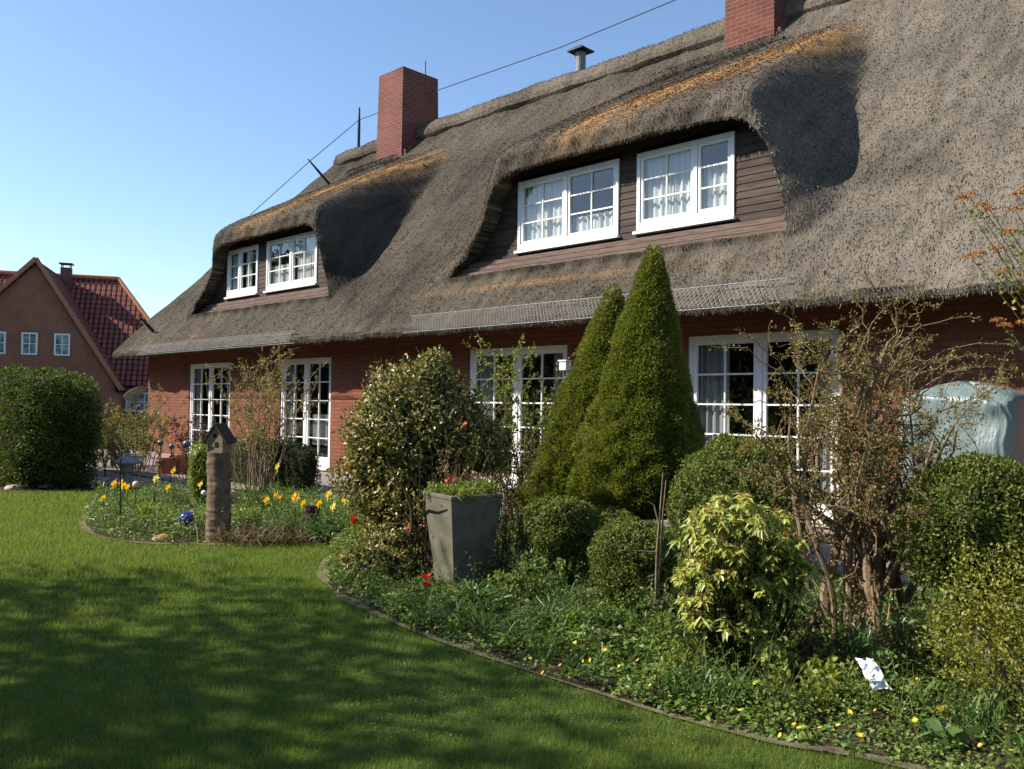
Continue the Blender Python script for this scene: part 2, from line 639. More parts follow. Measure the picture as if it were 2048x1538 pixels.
# rim of each opening, run back to the boarded wall
ek = np.sort(np.concatenate([Qk[:, [0, 1]], Qk[:, [1, 2]], Qk[:, [2, 3]], Qk[:, [3, 0]]]), 1)
eh = np.sort(np.concatenate([Q[hole][:, [0, 1]], Q[hole][:, [1, 2]], Q[hole][:, [2, 3]], Q[hole][:, [3, 0]]]), 1)
kk = set((ek[:, 0] * 1000000 + ek[:, 1]).tolist())
hh = np.unique(eh[:, 0] * 1000000 + eh[:, 1])
rim = [(h // 1000000, h % 1000000) for h in hh.tolist() if h in kk]
rv = []
for a, b in rim:
    A, B = FV[a], FV[b]
    A2, B2 = A.copy(), B.copy()
    for P_ in (A2, B2):
        P_[1] = max(P_[1] + .02, 10.12)
        if P_[2] > 5.1: P_[2] += .12
    rv += [A, B, B2, A2]
th.add(np.array(rv), np.arange(len(rv)).reshape(-1, 4))
# back slope and hipped ends
YB = 2 * YR - YE
bk = [(XL - .55, YB, ZE), (XR + .6, YB, ZE), (XR + .6 - 3.25, YR, ZR), (XRL, YR, ZR)]
th.add(bk, [[0, 1, 2, 3]])
for x0, x1 in ((-24.4, XRL), (XR + .6, XR + .6 - 3.25)):
    n_ = 24
    k = np.linspace(0, 1, n_)
    a = np.stack([x0 + (x1 - x0) * k, YE + (YR - YE) * k, 2.80 + (ZR - 2.80) * k], 1)
    b = np.stack([x0 + (x1 - x0) * k, YB - (YB - YR) * k, 2.80 + (ZR - 2.80) * k], 1)
    i = np.arange(n_ - 1)
    th.add(np.concatenate([a, b]), np.stack([i, i + 1, n_ + i + 1, n_ + i], 1))

# loose reed ends over the whole front
rng = np.random.default_rng(3)
ns = 680000
tri_c = FV[Qk]
area = np.linalg.norm(np.cross(tri_c[:, 2] - tri_c[:, 0], tri_c[:, 3] - tri_c[:, 1]), axis=1) * .5
cq = tri_c.mean(1)
dens = area * np.clip(9.0 / np.linalg.norm(cq - CAM, axis=1), .4, 1.3) * (cq[:, 1] < 14.6) * (cq[:, 0] < 0.8)
pick = rng.choice(len(Qk), ns, p=dens / dens.sum())
a, b = rng.uniform(0, 1, (2, ns, 1))
T = tri_c[pick]
P = (T[:, 0] * (1 - a) + T[:, 1] * a) * (1 - b) + (T[:, 3] * (1 - a) + T[:, 2] * a) * b
down = unit(T[:, 0] - T[:, 3])
nrm = unit(np.cross(T[:, 1] - T[:, 0], T[:, 3] - T[:, 0]))
side = np.cross(nrm, down)
dirs = down * 1.0 + nrm * rng.uniform(0.06, .52, (ns, 1)) + side * rng.normal(0, .24, (ns, 1))
Ls = rng.uniform(.03, .085, ns)
clump = .5 + .5 * np.sin(P[:, 0] * 31 + 3 * np.sin(P[:, 2] * 17)) * np.sin(P[:, 2] * 27 + 2 * np.sin(P[:, 0] * 13))
Ls *= .6 + .35 * clump + .45 * rng.random(ns)
Ls *= np.where(P[:, 2] < 2.95, .85, 1.0)
ns0 = th.n
leaves(th, P - nrm * .012, dirs, nrm + rng.normal(0, .5, (ns, 3)), Ls, rng.uniform(.0055, .0125, ns))
RM = np.array(rv).reshape(-1, 4, 3)
nrim = 16000
pk = rng.choice(len(RM), nrim)
T = RM[pk]
a, b = rng.uniform(0, 1, (2, nrim, 1))
P = (T[:, 0] * (1 - a) + T[:, 1] * a) * (1 - b) + (T[:, 3] * (1 - a) + T[:, 2] * a) * b
leaves(th, P, np.array([0, -.6, -.5]) + rng.normal(0, .45, (nrim, 3)), rand_dirs(nrim, rng), rng.uniform(.03, .07, nrim), rng.uniform(.006, .012, nrim))
AV = np.concatenate(th.V)


def roof_attr(V):
    moss = np.zeros(len(V))
    for d, k0 in zip(DORM, (0, 1)):
        # bright new moss runs along the crest of each brow, from the far side up to the chimney
        L0, R0 = d['LT'] + 1.1, d['RT'] - .05
        u = np.clip((V[:, 0] - L0) / (R0 - L0), 0, 1)
        zc = 5.85 + 1.15 * u
        m_ = 1.1 * np.exp(-((V[:, 2] - zc) / .62) ** 2) * sstep(L0 - .3, L0 + .8, V[:, 0]) * sstep(R0 + .35, R0 - .2, V[:, 0])
        moss = np.maximum(moss, m_)
    spots = 0.55 * np.exp(-(((V[:, 0] + 19.9) / .28) ** 2 + ((V[:, 2] - 3.05) / .12) ** 2)) + .5 * np.exp(-(((V[:, 0] + 9) / 2.5) ** 2 + ((V[:, 2] - 3.42) / .05) ** 2))
    moss = np.maximum(moss, spots)
    pale = sstep(-9.0, -2.0, V[:, 0] + .5 * (V[:, 2] - 5) * 0.3)
    return moss, pale


moss, pale = roof_attr(AV)
roof = part(th, 'thatch_roof', M['thatch'], attr={'moss': moss, 'pale': pale})

# ridge roll
rg = MB()
nrg = 260
xr_ = np.linspace(XRL - .1, XR - 2.6, nrg)
prof = [(-.34, -.38), (-.40, -.30), (-.38, -.18), (-.27, .00), (-.14, .12), (0, .15), (.14, .12), (.27, 0), (.38, -.18), (.40, -.32)]
RV = []
for i, x in enumerate(xr_):
    e = min(1.0, (i + 1) / 9.0) ** .5
    for (py, pz) in prof:
        RV.append((x, YR + py * (.35 + .65 * e) + .02 * math.sin(3 * x + py * 9), ZR + (pz * (.45 + .55 * e)) + .015 * math.sin(1.3 * x) + .008 * math.sin(6.1 * x + pz * 5)))
RV = np.array(RV)
ii = np.arange(nrg * len(prof)).reshape(nrg, len(prof))
RQ = np.stack([ii[:-1, :-1], ii[1:, :-1], ii[1:, 1:], ii[:-1, 1:]], 2).reshape(-1, 4)
rg.add(RV, RQ)
ns = 45000
pk = rng.choice(len(RQ), ns)
T = RV[RQ[pk]]
a, b = rng.uniform(0, 1, (2, ns, 1))
P = (T[:, 0] * (1 - a) + T[:, 1] * a) * (1 - b) + (T[:, 3] * (1 - a) + T[:, 2] * a) * b
nrm = unit(np.cross(T[:, 1] - T[:, 0], T[:, 3] - T[:, 0]))
dn = unit(T[:, 0] - T[:, 3])
dirs = dn * np.sign(-nrm[:, 1:2] + 1e-3) * .4 + nrm * rng.uniform(.2, .6, (ns, 1)) + rng.normal(0, .4, (ns, 3))
leaves(rg, P, dirs, rand_dirs(ns, rng), rng.uniform(.02, .055, ns), rng.uniform(.005, .010, ns))
RA = np.concatenate(rg.V)
part(rg, 'ridge_cap', M['ridge'], roof, attr={'moss': np.zeros(len(RA)), 'pale': sstep(-9, -2, RA[:, 0]) * .5 + .18}).matrix_parent_inverse = Matrix.Identity(4)


def thatch_roll(x0, x1, y0, y1, z0, z1, r):
    mb = MB()
    k = np.linspace(0, 1, 24)
    P = np.stack([x0 + (x1 - x0) * k, y0 + (y1 - y0) * k, z0 + (z1 - z0) * k], 1)
    mb.tube(P, r * (1 - .5 * (2 * k - 1) ** 6), 12)
    n = 3500
    kk_ = rng.uniform(0, 1, n)
    c = P[0] + (P[-1] - P[0]) * kk_[:, None]
    dv = rand_dirs(n, rng) * np.array([.3, 1, 1])
    dv = unit(dv)
    leaves(mb, c + dv * r * .92, dv + rng.normal(0, .6, (n, 3)), rand_dirs(n, rng), .06, .012)
    A = np.concatenate(mb.V)
    part(mb, 'thatch_roll', M['ridge'], roof, attr={'moss': np.zeros(len(A)), 'pale': np.full(len(A), .5)}).matrix_parent_inverse = Matrix.Identity(4)


thatch_roll(-9.25, -6.6, 13.32, 13.42, 7.72, 7.80, .14)
thatch_roll(-19.2, -17.2, 13.32, 13.42, 7.72, 7.80, .13)

# walls
wins = [  # ground floor: x0, x1, z0, z1
    dict(x=(-21.3, -19.1), z=(.12, 2.44)), dict(x=(-16.8, -14.8), z=(.12, 2.44)),
    dict(x=(-10.62, -8.40), z=(.12, 2.44)), dict(x=(-6.25, -4.15), z=(.12, 2.46))]


def wall_with_holes(x0, x1, z0, z1, holes, y, depth):
    mb = MB()
    gx = sorted({x0, x1, *[h['x'][0] for h in holes], *[h['x'][1] for h in holes]})
    gz = sorted({z0, z1, *[h['z'][0] for h in holes], *[h['z'][1] for h in holes]})
    for i in range(len(gx) - 1):
        for j in range(len(gz) - 1):
            cx_, cz_ = (gx[i] + gx[i + 1]) / 2, (gz[j] + gz[j + 1]) / 2
            if any(h['x'][0] < cx_ < h['x'][1] and h['z'][0] < cz_ < h['z'][1] for h in holes):
                continue
            mb.add([(gx[i], y, gz[j]), (gx[i + 1], y, gz[j]), (gx[i + 1], y, gz[j + 1]), (gx[i], y, gz[j + 1])], [[0, 1, 2, 3]])
    for h in holes:
        (a, b), (c, d_) = h['x'], h['z']
        mb.add([(a, y, c), (a, y, d_), (a, y + depth, d_), (a, y + depth, c)], [[0, 1, 2, 3]])
        mb.add([(b, y, c), (b, y + depth, c), (b, y + depth, d_), (b, y, d_)], [[0, 1, 2, 3]])
        mb.add([(a, y, d_), (b, y, d_), (b, y + depth, d_), (a, y + depth, d_)], [[0, 1, 2, 3]])
        mb.add([(a, y, c), (a, y + depth, c), (b, y + depth, c), (b, y, c)], [[0, 1, 2, 3]])
    return mb


w = wall_with_holes(XL, XR, -.05, 3.55, wins, YW, .14)
w.add([(XL, YW, -.05), (XL, YB - .8, -.05), (XL, YB - .8, 3.3), (XL, YW, 3.3)], [[3, 2, 1, 0]])
w.add([(XR, YW, -.05), (XR, YB - .8, -.05), (XR, YB - .8, 3.3), (XR, YW, 3.3)], [[0, 1, 2, 3]])
w.add([(XL, YB - .8, -.05), (XR, YB - .8, -.05), (XR, YB - .8, 3.3), (XL, YB - .8, 3.3)], [[3, 2, 1, 0]])
part(w, 'wall', M['wall'])
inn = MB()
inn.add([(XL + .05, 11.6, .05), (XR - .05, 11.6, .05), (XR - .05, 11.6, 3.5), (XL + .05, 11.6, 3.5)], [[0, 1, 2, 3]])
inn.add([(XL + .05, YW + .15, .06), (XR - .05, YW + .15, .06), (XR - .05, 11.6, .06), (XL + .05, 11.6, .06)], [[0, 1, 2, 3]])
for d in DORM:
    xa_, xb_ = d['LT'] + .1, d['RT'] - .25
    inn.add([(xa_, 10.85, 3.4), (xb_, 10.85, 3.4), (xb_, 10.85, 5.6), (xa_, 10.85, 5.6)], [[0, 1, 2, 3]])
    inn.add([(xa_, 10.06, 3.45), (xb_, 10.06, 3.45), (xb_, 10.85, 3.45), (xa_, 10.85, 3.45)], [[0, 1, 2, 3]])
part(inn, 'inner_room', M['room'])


def window(x0, x1, z0, z1, y, casements, sill=True, bottom=.06, curtains=(), mat_cur='curtain', fr=.055):
    """casements: (x from 0 to 1, x to, columns, rows, lower solid height, sash border)."""
    f = MB()
    W_, H_ = x1 - x0, z1 - z0
    d0, d1 = y - .035, y + .05
    f.box((x0, d0, z0), (x0 + fr, d1, z1)).box((x1 - fr, d0, z0), (x1, d1, z1))
    f.box((x0 + fr, d0, z1 - fr), (x1 - fr, d1, z1)).box((x0 + fr, d0, z0), (x1 - fr, d1, z0 + bottom))
    for c in casements[:-1]:
        xm = x0 + W_ * c[1]
        f.box((xm - .03, d0 + .002, z0 + bottom), (xm + .03, d1, z1 - fr))
    o = part(f, 'window', M['white'])
    if sill:
        s = MB().box((x0 - .03, y - .09, z0 - .045), (x1 + .03, y + .03, z0 - .002))
        part(s, 'sill', M['white'], o).matrix_parent_inverse = Matrix.Identity(4)
    pn = MB()
    for k, (a, b, nc, nrw, solid, bd) in enumerate(casements):
        ca = x0 + W_ * a + (fr + .004 if k == 0 else .033)
        cb_ = x0 + W_ * b - (fr + .004 if k == len(casements) - 1 else .033)
        za, zb = z0 + bottom + .004, z1 - fr - .004
        s = MB()
        e0, e1 = y - .018, y + .035
        s.box((ca, e0, za), (ca + bd, e1, zb)).box((cb_ - bd, e0, za), (cb_, e1, zb))
        s.box((ca + bd, e0, zb - bd), (cb_ - bd, e1, zb)).box((ca + bd, e0, za), (cb_ - bd, e1, za + bd + solid))
        ga, gb, gz0, gz1 = ca + bd, cb_ - bd, za + bd + solid, zb - bd
        for i in range(1, nc):
            xm = ga + (gb - ga) * i / nc
            s.box((xm - .011, e0 + .006, gz0), (xm + .011, e1 - .012, gz1))
        for j in range(1, nrw):
            zm = gz0 + (gz1 - gz0) * j / nrw
            s.box((ga, e0 + .008, zm - .011), (gb, e1 - .014, zm + .011))
        part(s, 'sash', M['white'], o).matrix_parent_inverse = Matrix.Identity(4)
        pn.add([(ga - .005, y + .012, gz0 - .005), (gb + .005, y + .012, gz0 - .005), (gb + .005, y + .012, gz1 + .005), (ga - .005, y + .012, gz1 + .005)], [[0, 1, 2, 3]])
    part(pn, 'pane', M['glass'], o).matrix_parent_inverse = Matrix.Identity(4)
    if curtains:
        for (a, b, lo, hi, m_) in curtains:
            n = 40
            k = np.linspace(0, 1, n)
            xx = x0 + W_ * (a + (b - a) * k)
            yy = y + .085 + .02 * np.sin(k * (b - a) * W_ * 55) + .008 * np.sin(k * 31)
            lo_ = np.stack([xx, yy, np.full(n, z0 + H_ * lo)], 1)
            hi_ = np.stack([xx, yy, np.full(n, z0 + H_ * hi)], 1)
            i = np.arange(n - 1)
            c_ = MB().add(np.concatenate([lo_, hi_]), np.stack([i, i + 1, n + i + 1, n + i], 1))
            part(c_, 'curtain', M[mat_cur], o, smooth=True).matrix_parent_inverse = Matrix.Identity(4)
    return o


YD = 10.0
CU = [(.02, .98, .0, .98, 0)]
dw = []
for d, A_, B_ in ((DORM[0], (-9.56, -7.50, 4.03, 5.17), (-7.17, -5.60, 4.03, 5.17)), (DORM[1], (-19.5, -18.02, 4.05, 5.20), (-17.62, -15.52, 4.05, 5.20))):
    hs = [dict(x=(A_[0], A_[1]), z=(A_[2], A_[3])), dict(x=(B_[0], B_[1]), z=(B_[2], B_[3]))]
    mb = MB()
    zz = 3.55
    while zz < 5.62:                  # overlapping boards, each running only as far as the thatch
        zc = min(zz + .05, 5.25)
        el, er = edges(d, np.array([zc]))
        dr = max(0, zz - 5.0) * .7
        el, er = el[0] - .12 + dr, er[0] + .12 - dr * .5
        segs = [(el, er)]
        if zz + .09 > A_[2] and zz < A_[3]:
            segs = [(el, A_[0] + .01), (A_[1] - .01, B_[0] + .01), (B_[1] - .01, er)]
        for (xa, xb) in segs:
            if xb - xa > .01:
                mb.box((xa, YD, zz), (xb, YD + .03, zz + .1004))
                mb.add([(xa, YD - .014, zz), (xb, YD - .014, zz), (xb, YD - .004, zz + .098), (xa, YD - .004, zz + .098), (xa, YD - .001, zz), (xb, YD - .001, zz)], [[0, 1, 2, 3], [0, 4, 5, 1]])
        zz += .1
    dwo = part(mb, 'dormer_wall', M['dormer_wood'])
    lg = MB()
    for (yy, za, zb_, ex) in ((9.965, 3.86, 3.93, 0), (9.93, 3.775, 3.845, .1), (9.895, 3.69, 3.76, .25)):
        xl_, xr_2 = edges(d, np.array([za]))
        lg.box((xl_[0] + .12 - ex * .3, yy - .035, za), (xr_2[0] - .02, yy + .01, zb_))
        lg.box((xl_[0] + .16 - ex * .3, yy - .005, za - .03), (xr_2[0] - .04, yy + .04, za + .001))
    part(lg, 'ledge', M['ledge_wood'], dwo).matrix_parent_inverse = Matrix.Identity(4)
    dw.append((A_, B_))
S2 = .045
(A_, B_) = dw[0]
window(*A_[:4], YD, [(0, .5, 2, 3, 0, S2), (.5, 1, 2, 3, 0, S2)], curtains=[(.02, .47, .0, .98, 0), (.53, .97, .0, .36, 0)], bottom=.10)
window(*B_[:4], YD, [(0, .62, 2, 3, 0, S2), (.62, 1, 1, 3, 0, S2)], curtains=[(.03, .59, .0, .98, 0), (.66, .97, .0, .70, 0)], bottom=.12)
(A_, B_) = dw[1]
window(*A_[:4], YD, [(0, .40, 1, 3, 0, S2), (.40, 1, 2, 3, 0, S2)], curtains=[(.03, .2, .0, .9, 0), (.5, .7, .1, .98, 0)], bottom=.12)
window(*B_[:4], YD, [(0, .5, 2, 3, 0, S2), (.5, 1, 2, 3, 0, S2)], curtains=[(.03, .48, .0, .5, 0), (.54, .97, .0, .98, 0)], bottom=.10)
GD = .06
for k, h in enumerate(wins):
    cas = [(0, .5, 2, 5, .0, .055), (.5, 1, 2, 5, .0, .055)]
    cu = [[(.03, .2, 0, .98, 0), (.8, .97, 0, .98, 0)], [(.03, .25, 0, .98, 0), (.55, .97, .2, .48, 0), (.84, .97, .48, .98, 0)], [(.03, .22, 0, .98, 0), (.82, .97, 0, .98, 0)], [(.02, .27, 0, .98, 0), (.86, .97, 0, .98, 0)]][k]
    window(h['x'][0] + .004, h['x'][1] - .004, h['z'][0] + .004, h['z'][1] - .004, YW + GD, cas, sill=True, bottom=.16, curtains=cu, mat_cur='curtain_grey', fr=.06)

# chimneys
def chimney(x0, x1, y0, y1, zb, zt, tp):
    mb = MB()
    lv = [zb, zb + (zt - zb) * .5, zt]
    V = []
    for i, z in enumerate(lv):
        k = tp * i / 2
        V += [(x0 + k * .6, y0 + k, z), (x1 - k, y0 + k, z), (x1 - k, y1 - k, z), (x0 + k * .6, y1 - k, z)]
    F = []
    for i in range(2):
        for j in range(4):
            F.append([i * 4 + j, i * 4 + (j + 1) % 4, i * 4 + 4 + (j + 1) % 4, i * 4 + 4 + j])
    F.append([8, 9, 10, 11])
    mb.add(V, F)
    o = part(mb, 'chimney', M['chimney'])
    # stepped brick flashing beside the stack
    st = MB()
    for i in range(9):
        yy = y0 + .06 + i * .14
        zz_ = y_main(0) * 0 + ZE + TANP * (yy - YE) + .02
        if zz_ > ZR + .1: break
        st.box((x1 - .01, yy, zz_ - .25), (x1 + .085, yy + .12, zz_ + .16))
    part(st, 'stepped_brick_flashing', M['chimney'], o).matrix_parent_inverse = Matrix.Identity(4)
    return o


c1 = chimney(-18.33, -17.22, 13.55, 14.85, 7.3, 10.32, .05)
chimney(-7.86, -6.88, 13.6, 14.75, 7.3, 10.4, .03)

# flue, snow guards, lightning conductor
p_ = Yp(1161, 122, 15.0)
fl = MB().tube([(p_[0], 15.0, 7.9), (p_[0], 15.0, Yp(1161, 106, 15.0)[2])], .125, 16)
fo = part(fl, 'flue', M['metal'])
zt = Yp(1161, 106, 15.0)[2]
fc = MB()
fc.add([(p_[0] + sx * r, 15.0 + sy * r, z) for (r, z) in ((.23, zt + .02), (.23, zt + .05), (.08, zt + .15)) for sx, sy in ((-1, -1), (1, -1), (1, 1), (-1, 1))],
       [[3, 2, 1, 0], [8, 9, 10, 11]] + [[i * 4 + j, i * 4 + (j + 1) % 4, i * 4 + 4 + (j + 1) % 4, i * 4 + 4 + j] for i in range(2) for j in range(4)])
part(fc, 'flue_cap', M['iron'], fo).matrix_parent_inverse = Matrix.Identity(4)


def snow_guard(xa, xb, railmat, dens=.065, top=(9.16, 3.00), bot=(8.98, 2.70), railr=.006):
    gm = MB()
    n = int((xb - xa) / dens)
    (yt, zt_), (yb, zb_) = top, bot
    nrmv = unit(np.array([0, -(zt_ - zb_), (yt - yb)]))
    L_ = math.hypot(yt - yb, zt_ - zb_)
    for sgn in (1, -1):
        k = np.arange(-4, n + 4) * dens
        a0 = xa + k
        a1 = a0 + sgn * L_ * .62
        ok = (np.minimum(a0, a1) >= xa) & (np.maximum(a0, a1) <= xb)
        a0, a1 = a0[ok], a1[ok]
        for q0, q1 in zip(a0, a1):
            w_ = .003
            off = nrmv * (.004 * sgn)
            gm.add([np.array([q0 - w_, yb, zb_]) + off, np.array([q0 + w_, yb, zb_]) + off, np.array([q1 + w_, yt, zt_]) + off, np.array([q1 - w_, yt, zt_]) + off], [[0, 1, 2, 3]])
    o = part(gm, 'snow_guard', M['meshmetal'])
    r = MB()
    for (yy, zz_) in (top, bot):
        r.tube([(xa, yy, zz_), (xb, yy, zz_)], railr, 8)
    part(r, 'rail', railmat, o).matrix_parent_inverse = Matrix.Identity(4)
    for q in np.arange(xa + .4, xb, 1.5):
        br = MB().box((q - .015, yb - .005, zb_ - .03), (q + .015, YE + .35, zb_ - .012))
        part(br, 'bracket', M['metal'], o).matrix_parent_inverse = Matrix.Identity(4)
    return o


snow_guard(-11.3, -4.45, M['metal'])
snow_guard(-22.3, -14.9, M['meshmetal'], dens=.05, top=(9.10, 2.93), bot=(8.97, 2.70), railr=.008)
gt = MB().tube([(-22.4, 8.965, 2.665), (-14.7, 8.965, 2.665)], .010, 8)
part(gt, 'drip_rail', M['meshmetal'])

lc = MB()
pts = []
for i, (px_, py_, yy, fr_) in enumerate([(500, 430, 11.0, 0), (620, 322, 12.2, 1), (718, 240, YR, 1), (868, 183, YR, 1), (1120, 95, YR, 0), (1350, 0, YR, 0), (1600, -105, YR, 0)]):
    pts.append(Yp(px_, py_, yy))
lc.tube(np.array(pts), .012, 5)
wire = part(lc, 'lightning_conductor', M['copper'])
rods = MB()
for (pa, pb, r) in ((Yp(717, 300, YR), Yp(719, 215, YR), .045), (Yp(662, 372, 12.8), Yp(616, 318, 12.2), .036), (Yp(308, 664, 9.5), Yp(282, 636, 9.2), .045), (Yp(851, 200, 14.7), Yp(851, 122, 14.7), .014)):
    mb = MB().tube(np.stack([pa, pa * .5 + pb * .5, pb]), [r, r, r * .5 if r > .02 else r], 7)
    part(mb, 'conductor_post', M['iron'], wire).matrix_parent_inverse = Matrix.Identity(4)
# dark vent box beside the rear of the first chimney

# ------------------------------------------------------------------ ground
from mathutils.geometry import tessellate_polygon


def poly_sheet(name, pts, z, mat, kind='structure'):
    tri = tessellate_polygon([[Vector((p[0], p[1], 0)) for p in pts]])
    mb = MB().add([(p[0], p[1], z) for p in pts], np.array(tri))
    o = mb.build(name, mat)
    me = o.data
    me.update()
    if me.polygons[0].normal.z < 0:
        me.flip_normals()
    o['kind'] = kind
    return o


def inside(P, poly):
    x, y = P[:, 0], P[:, 1]
    r = np.zeros(len(P), bool)
    j = len(poly) - 1
    for i in range(len(poly)):
        xi, yi, xj, yj = poly[i][0], poly[i][1], poly[j][0], poly[j][1]
        c = ((yi > y) != (yj > y)) & (x < (xj - xi) * (y - yi) / (yj - yi + 1e-12) + xi)
        r ^= c
        j = i
    return r


_perm = np.random.default_rng(11).random((64, 64, 64))


def vnoise(P, s):
    Q_ = np.asarray(P) * s + 500.3
    i = np.floor(Q_).astype(int)
    f = Q_ - i
    f = f * f * (3 - 2 * f)
    r = 0
    for dx in (0, 1):
        for dy in (0, 1):
            for dz in (0, 1):
                w_ = (f[:, 0] if dx else 1 - f[:, 0]) * (f[:, 1] if dy else 1 - f[:, 1]) * (f[:, 2] if dz else 1 - f[:, 2])
                r = r + w_ * _perm[(i[:, 0] + dx) % 64, (i[:, 1] + dy) % 64, (i[:, 2] + dz) % 64]
    return r


M['lawn'] = mat_ground('lawn_turf', [(.3, (.030, .060, .013)), (.7, (.085, .130, .027))], 14)
M['soil'] = mat_ground('bed_soil', [(.3, (.030, .022, .015)), (.7, (.085, .062, .042))], 12, dist=.05)
M['edge'] = mat_ground('bare_edge_soil', [(.3, (.11, .085, .055)), (.7, (.25, .20, .14))], 18)
M['far'] = mat_ground('meadow', [(.3, (.03, .05, .015)), (.7, (.06, .09, .025))], 3)
m, nt, p = new_mat('terrace_slabs')
co = objco(nt)
b = nt.nodes.new('ShaderNodeTexBrick')
nt.links.new(co, b.inputs['Vector'])
for k_, v_ in (('Color1', (.27, .215, .19, 1)), ('Color2', (.22, .18, .165, 1)), ('Mortar', (.09, .08, .065, 1)), ('Scale', 1.0), ('Mortar Size', .008), ('Brick Width', .5), ('Row Height', .5)):
    b.inputs[k_].default_value = v_
b.offset = 0
nt.links.new(mixc(nt, 1.0, b.outputs['Color'], ramp(nt, noise(nt, co, 5, 6), [(.3, (.7, .7, .7)), (.7, (1.15, 1.15, 1.15))]), 'MULTIPLY'), p.inputs['Base Color'])
p.inputs['Roughness'].default_value = .9
M['terrace'] = m

EDGE = [(200, 984), (182, 1010), (168, 1035), (164, 1050), (176, 1066), (215, 1079), (275, 1087), (351, 1091), (422, 1090), (527, 1093), (600, 1090), (648, 1088), (668, 1094),
        (662, 1110), (645, 1132), (648, 1160), (662, 1180), (685, 1197), (756, 1232), (850, 1273), (984, 1320), (1084, 1355), (1200, 1390), (1325, 1432), (1457, 1462), (1567, 1491), (1676, 1506), (1786, 1530), (1900, 1560), (2100, 1620), (2400, 1700)]
EW = [G(*e)[:2] for e in EDGE]
# smooth the line
for _ in range(2):
    ew2 = [EW[0]]
    for a, b in zip(EW[:-1], EW[1:]):
        ew2 += [a * .75 + b * .25, a * .25 + b * .75]
    EW = ew2 + [EW[-1]]
TY = 7.15
BED = EW + [np.array([3.0, EW[-1][1]]), np.array([3.0, TY + .3]), np.array([-11.0, TY + .3]), np.array([-12.2, 6.9])]
ground_o = MB().add([(-600, -600, -.03), (600, -600, -.03), (600, 600, -.03), (-600, 600, -.03)], [[0, 1, 2, 3]]).build('ground', M['far'])
tag(ground_o, kind='structure')
A0, A1 = G(-400, 990), G(200, 984)
LAWN = [(-34, -30), (12, -30), (12, 8), (-12, 8), tuple(A1[:2]), tuple(G(60, 985)[:2]), (-16.2, 3.2), (-19, 2.2), (-34, -2)]
poly_sheet('lawn', LAWN, 0.0, M['lawn'])
poly_sheet('flower_bed', BED, .008, M['soil'])
poly_sheet('hedge_bed_ground', [tuple(A1[:2]), tuple(G(60, 985)[:2]), (-16.2, 3.2), (-19, 2.2), (-22, 3.2), (-22, 6.4), (-14.5, 6.4), (-12.2, 6.9)], .004, M['soil'])
poly_sheet('terrace', [(-26, TY - .5), (-14, TY - .5), (-11, TY), (4.2, TY), (4.2, 9.9), (-23.9, 9.9), (-26, 9.9)], .05, M['terrace'])
poly_sheet('terrace_path', [(-19.5, 5.4), (-14.7, 5.6), (-12.6, 6.7), (-14, 7.2), (-19.5, 7.2)], .030, M['terrace'])
# worn edge of bare earth between lawn and bed
em = MB()
E2 = np.array(EW)
tg = unit(np.gradient(E2, axis=0))
nn = np.stack([tg[:, 1], -tg[:, 0]], 1)
wd = np.clip(-.035 + .11 * vnoise(np.c_[E2, np.zeros(len(E2))], 2.3), .003, 1)[:, None]
k = np.arange(len(E2) - 1)
em.add(np.concatenate([np.c_[E2 - nn * wd, np.full(len(E2), .016)], np.c_[E2 + nn * wd * 1.1, np.full(len(E2), .013)]]), np.stack([k, k + 1, len(E2) + k + 1, len(E2) + k], 1))
eo = em.build('bed_edge_path', M['edge'])
tag(eo, kind='structure')

# ------------------------------------------------------------------ grass
M['grass'] = mat_leaf('grass_blades', [(.066, .115, .020), (.128, .196, .031), (.205, .265, .050), (.31, .31, .09)], .5, .5, .3, 1.6, .55)
rg_ = np.random.default_rng(5)
N = 700000
t = 2.5 + (18.0 - 2.5) * rg_.random(N) ** 2.3
lat = (rg_.random(N) * 1.75 - 1.05) * (.72 * t + .8)
P = np.stack([Fh[0] * t + Rh[0] * lat, Fh[1] * t + Rh[1] * lat, np.zeros(N)], 1)
ok = inside(P, [tuple(q) for q in LAWN]) & ~inside(P, [tuple(q) for q in BED])
P, t = P[ok], t[ok]
cl = vnoise(P, 9) * .7 + vnoise(P, 2.1) * .6 - .1
Dg = np.stack([rg_.normal(0, .42, len(P)), rg_.normal(0, .42, len(P)), np.ones(len(P))], 1)
Lg = (.020 + .034 * rg_.random(len(P)) ** 1.5) * (.55 + .8 * cl)
gm = MB()
sz = np.clip(t / 5, .8, 2.4)
blades(gm, P, Dg, Lg * np.clip(sz, .9, 1.3), .0034 * sz, seg=1, rng=rg_)
# clover and fallen leaves mixed into the turf
cv_ = MB()
Pq = P[(vnoise(P, 1.4) > .56)]
Pq = Pq[rg_.random(len(Pq)) < .085]
nq = len(Pq)
leaves(cv_, Pq + np.c_[np.zeros((nq, 2)), rg_.uniform(.008, .026, nq)], rand_dirs(nq, rg_) * [1, 1, .25], np.array([0, 0, 1.0]) + rand_dirs(nq, rg_) * .3, rg_.uniform(.008, .017, nq), rg_.uniform(.008, .014, nq), .08)
cvo = cv_.build('clover_leaves', mat_leaf('clover', [(.05, .10, .025), (.10, .17, .04), (.16, .22, .06), (.24, .20, .10)], .5, .3))
tag(cvo, kind='stuff')
go = gm.build('grass', M['grass'])
tag(go, kind='stuff')

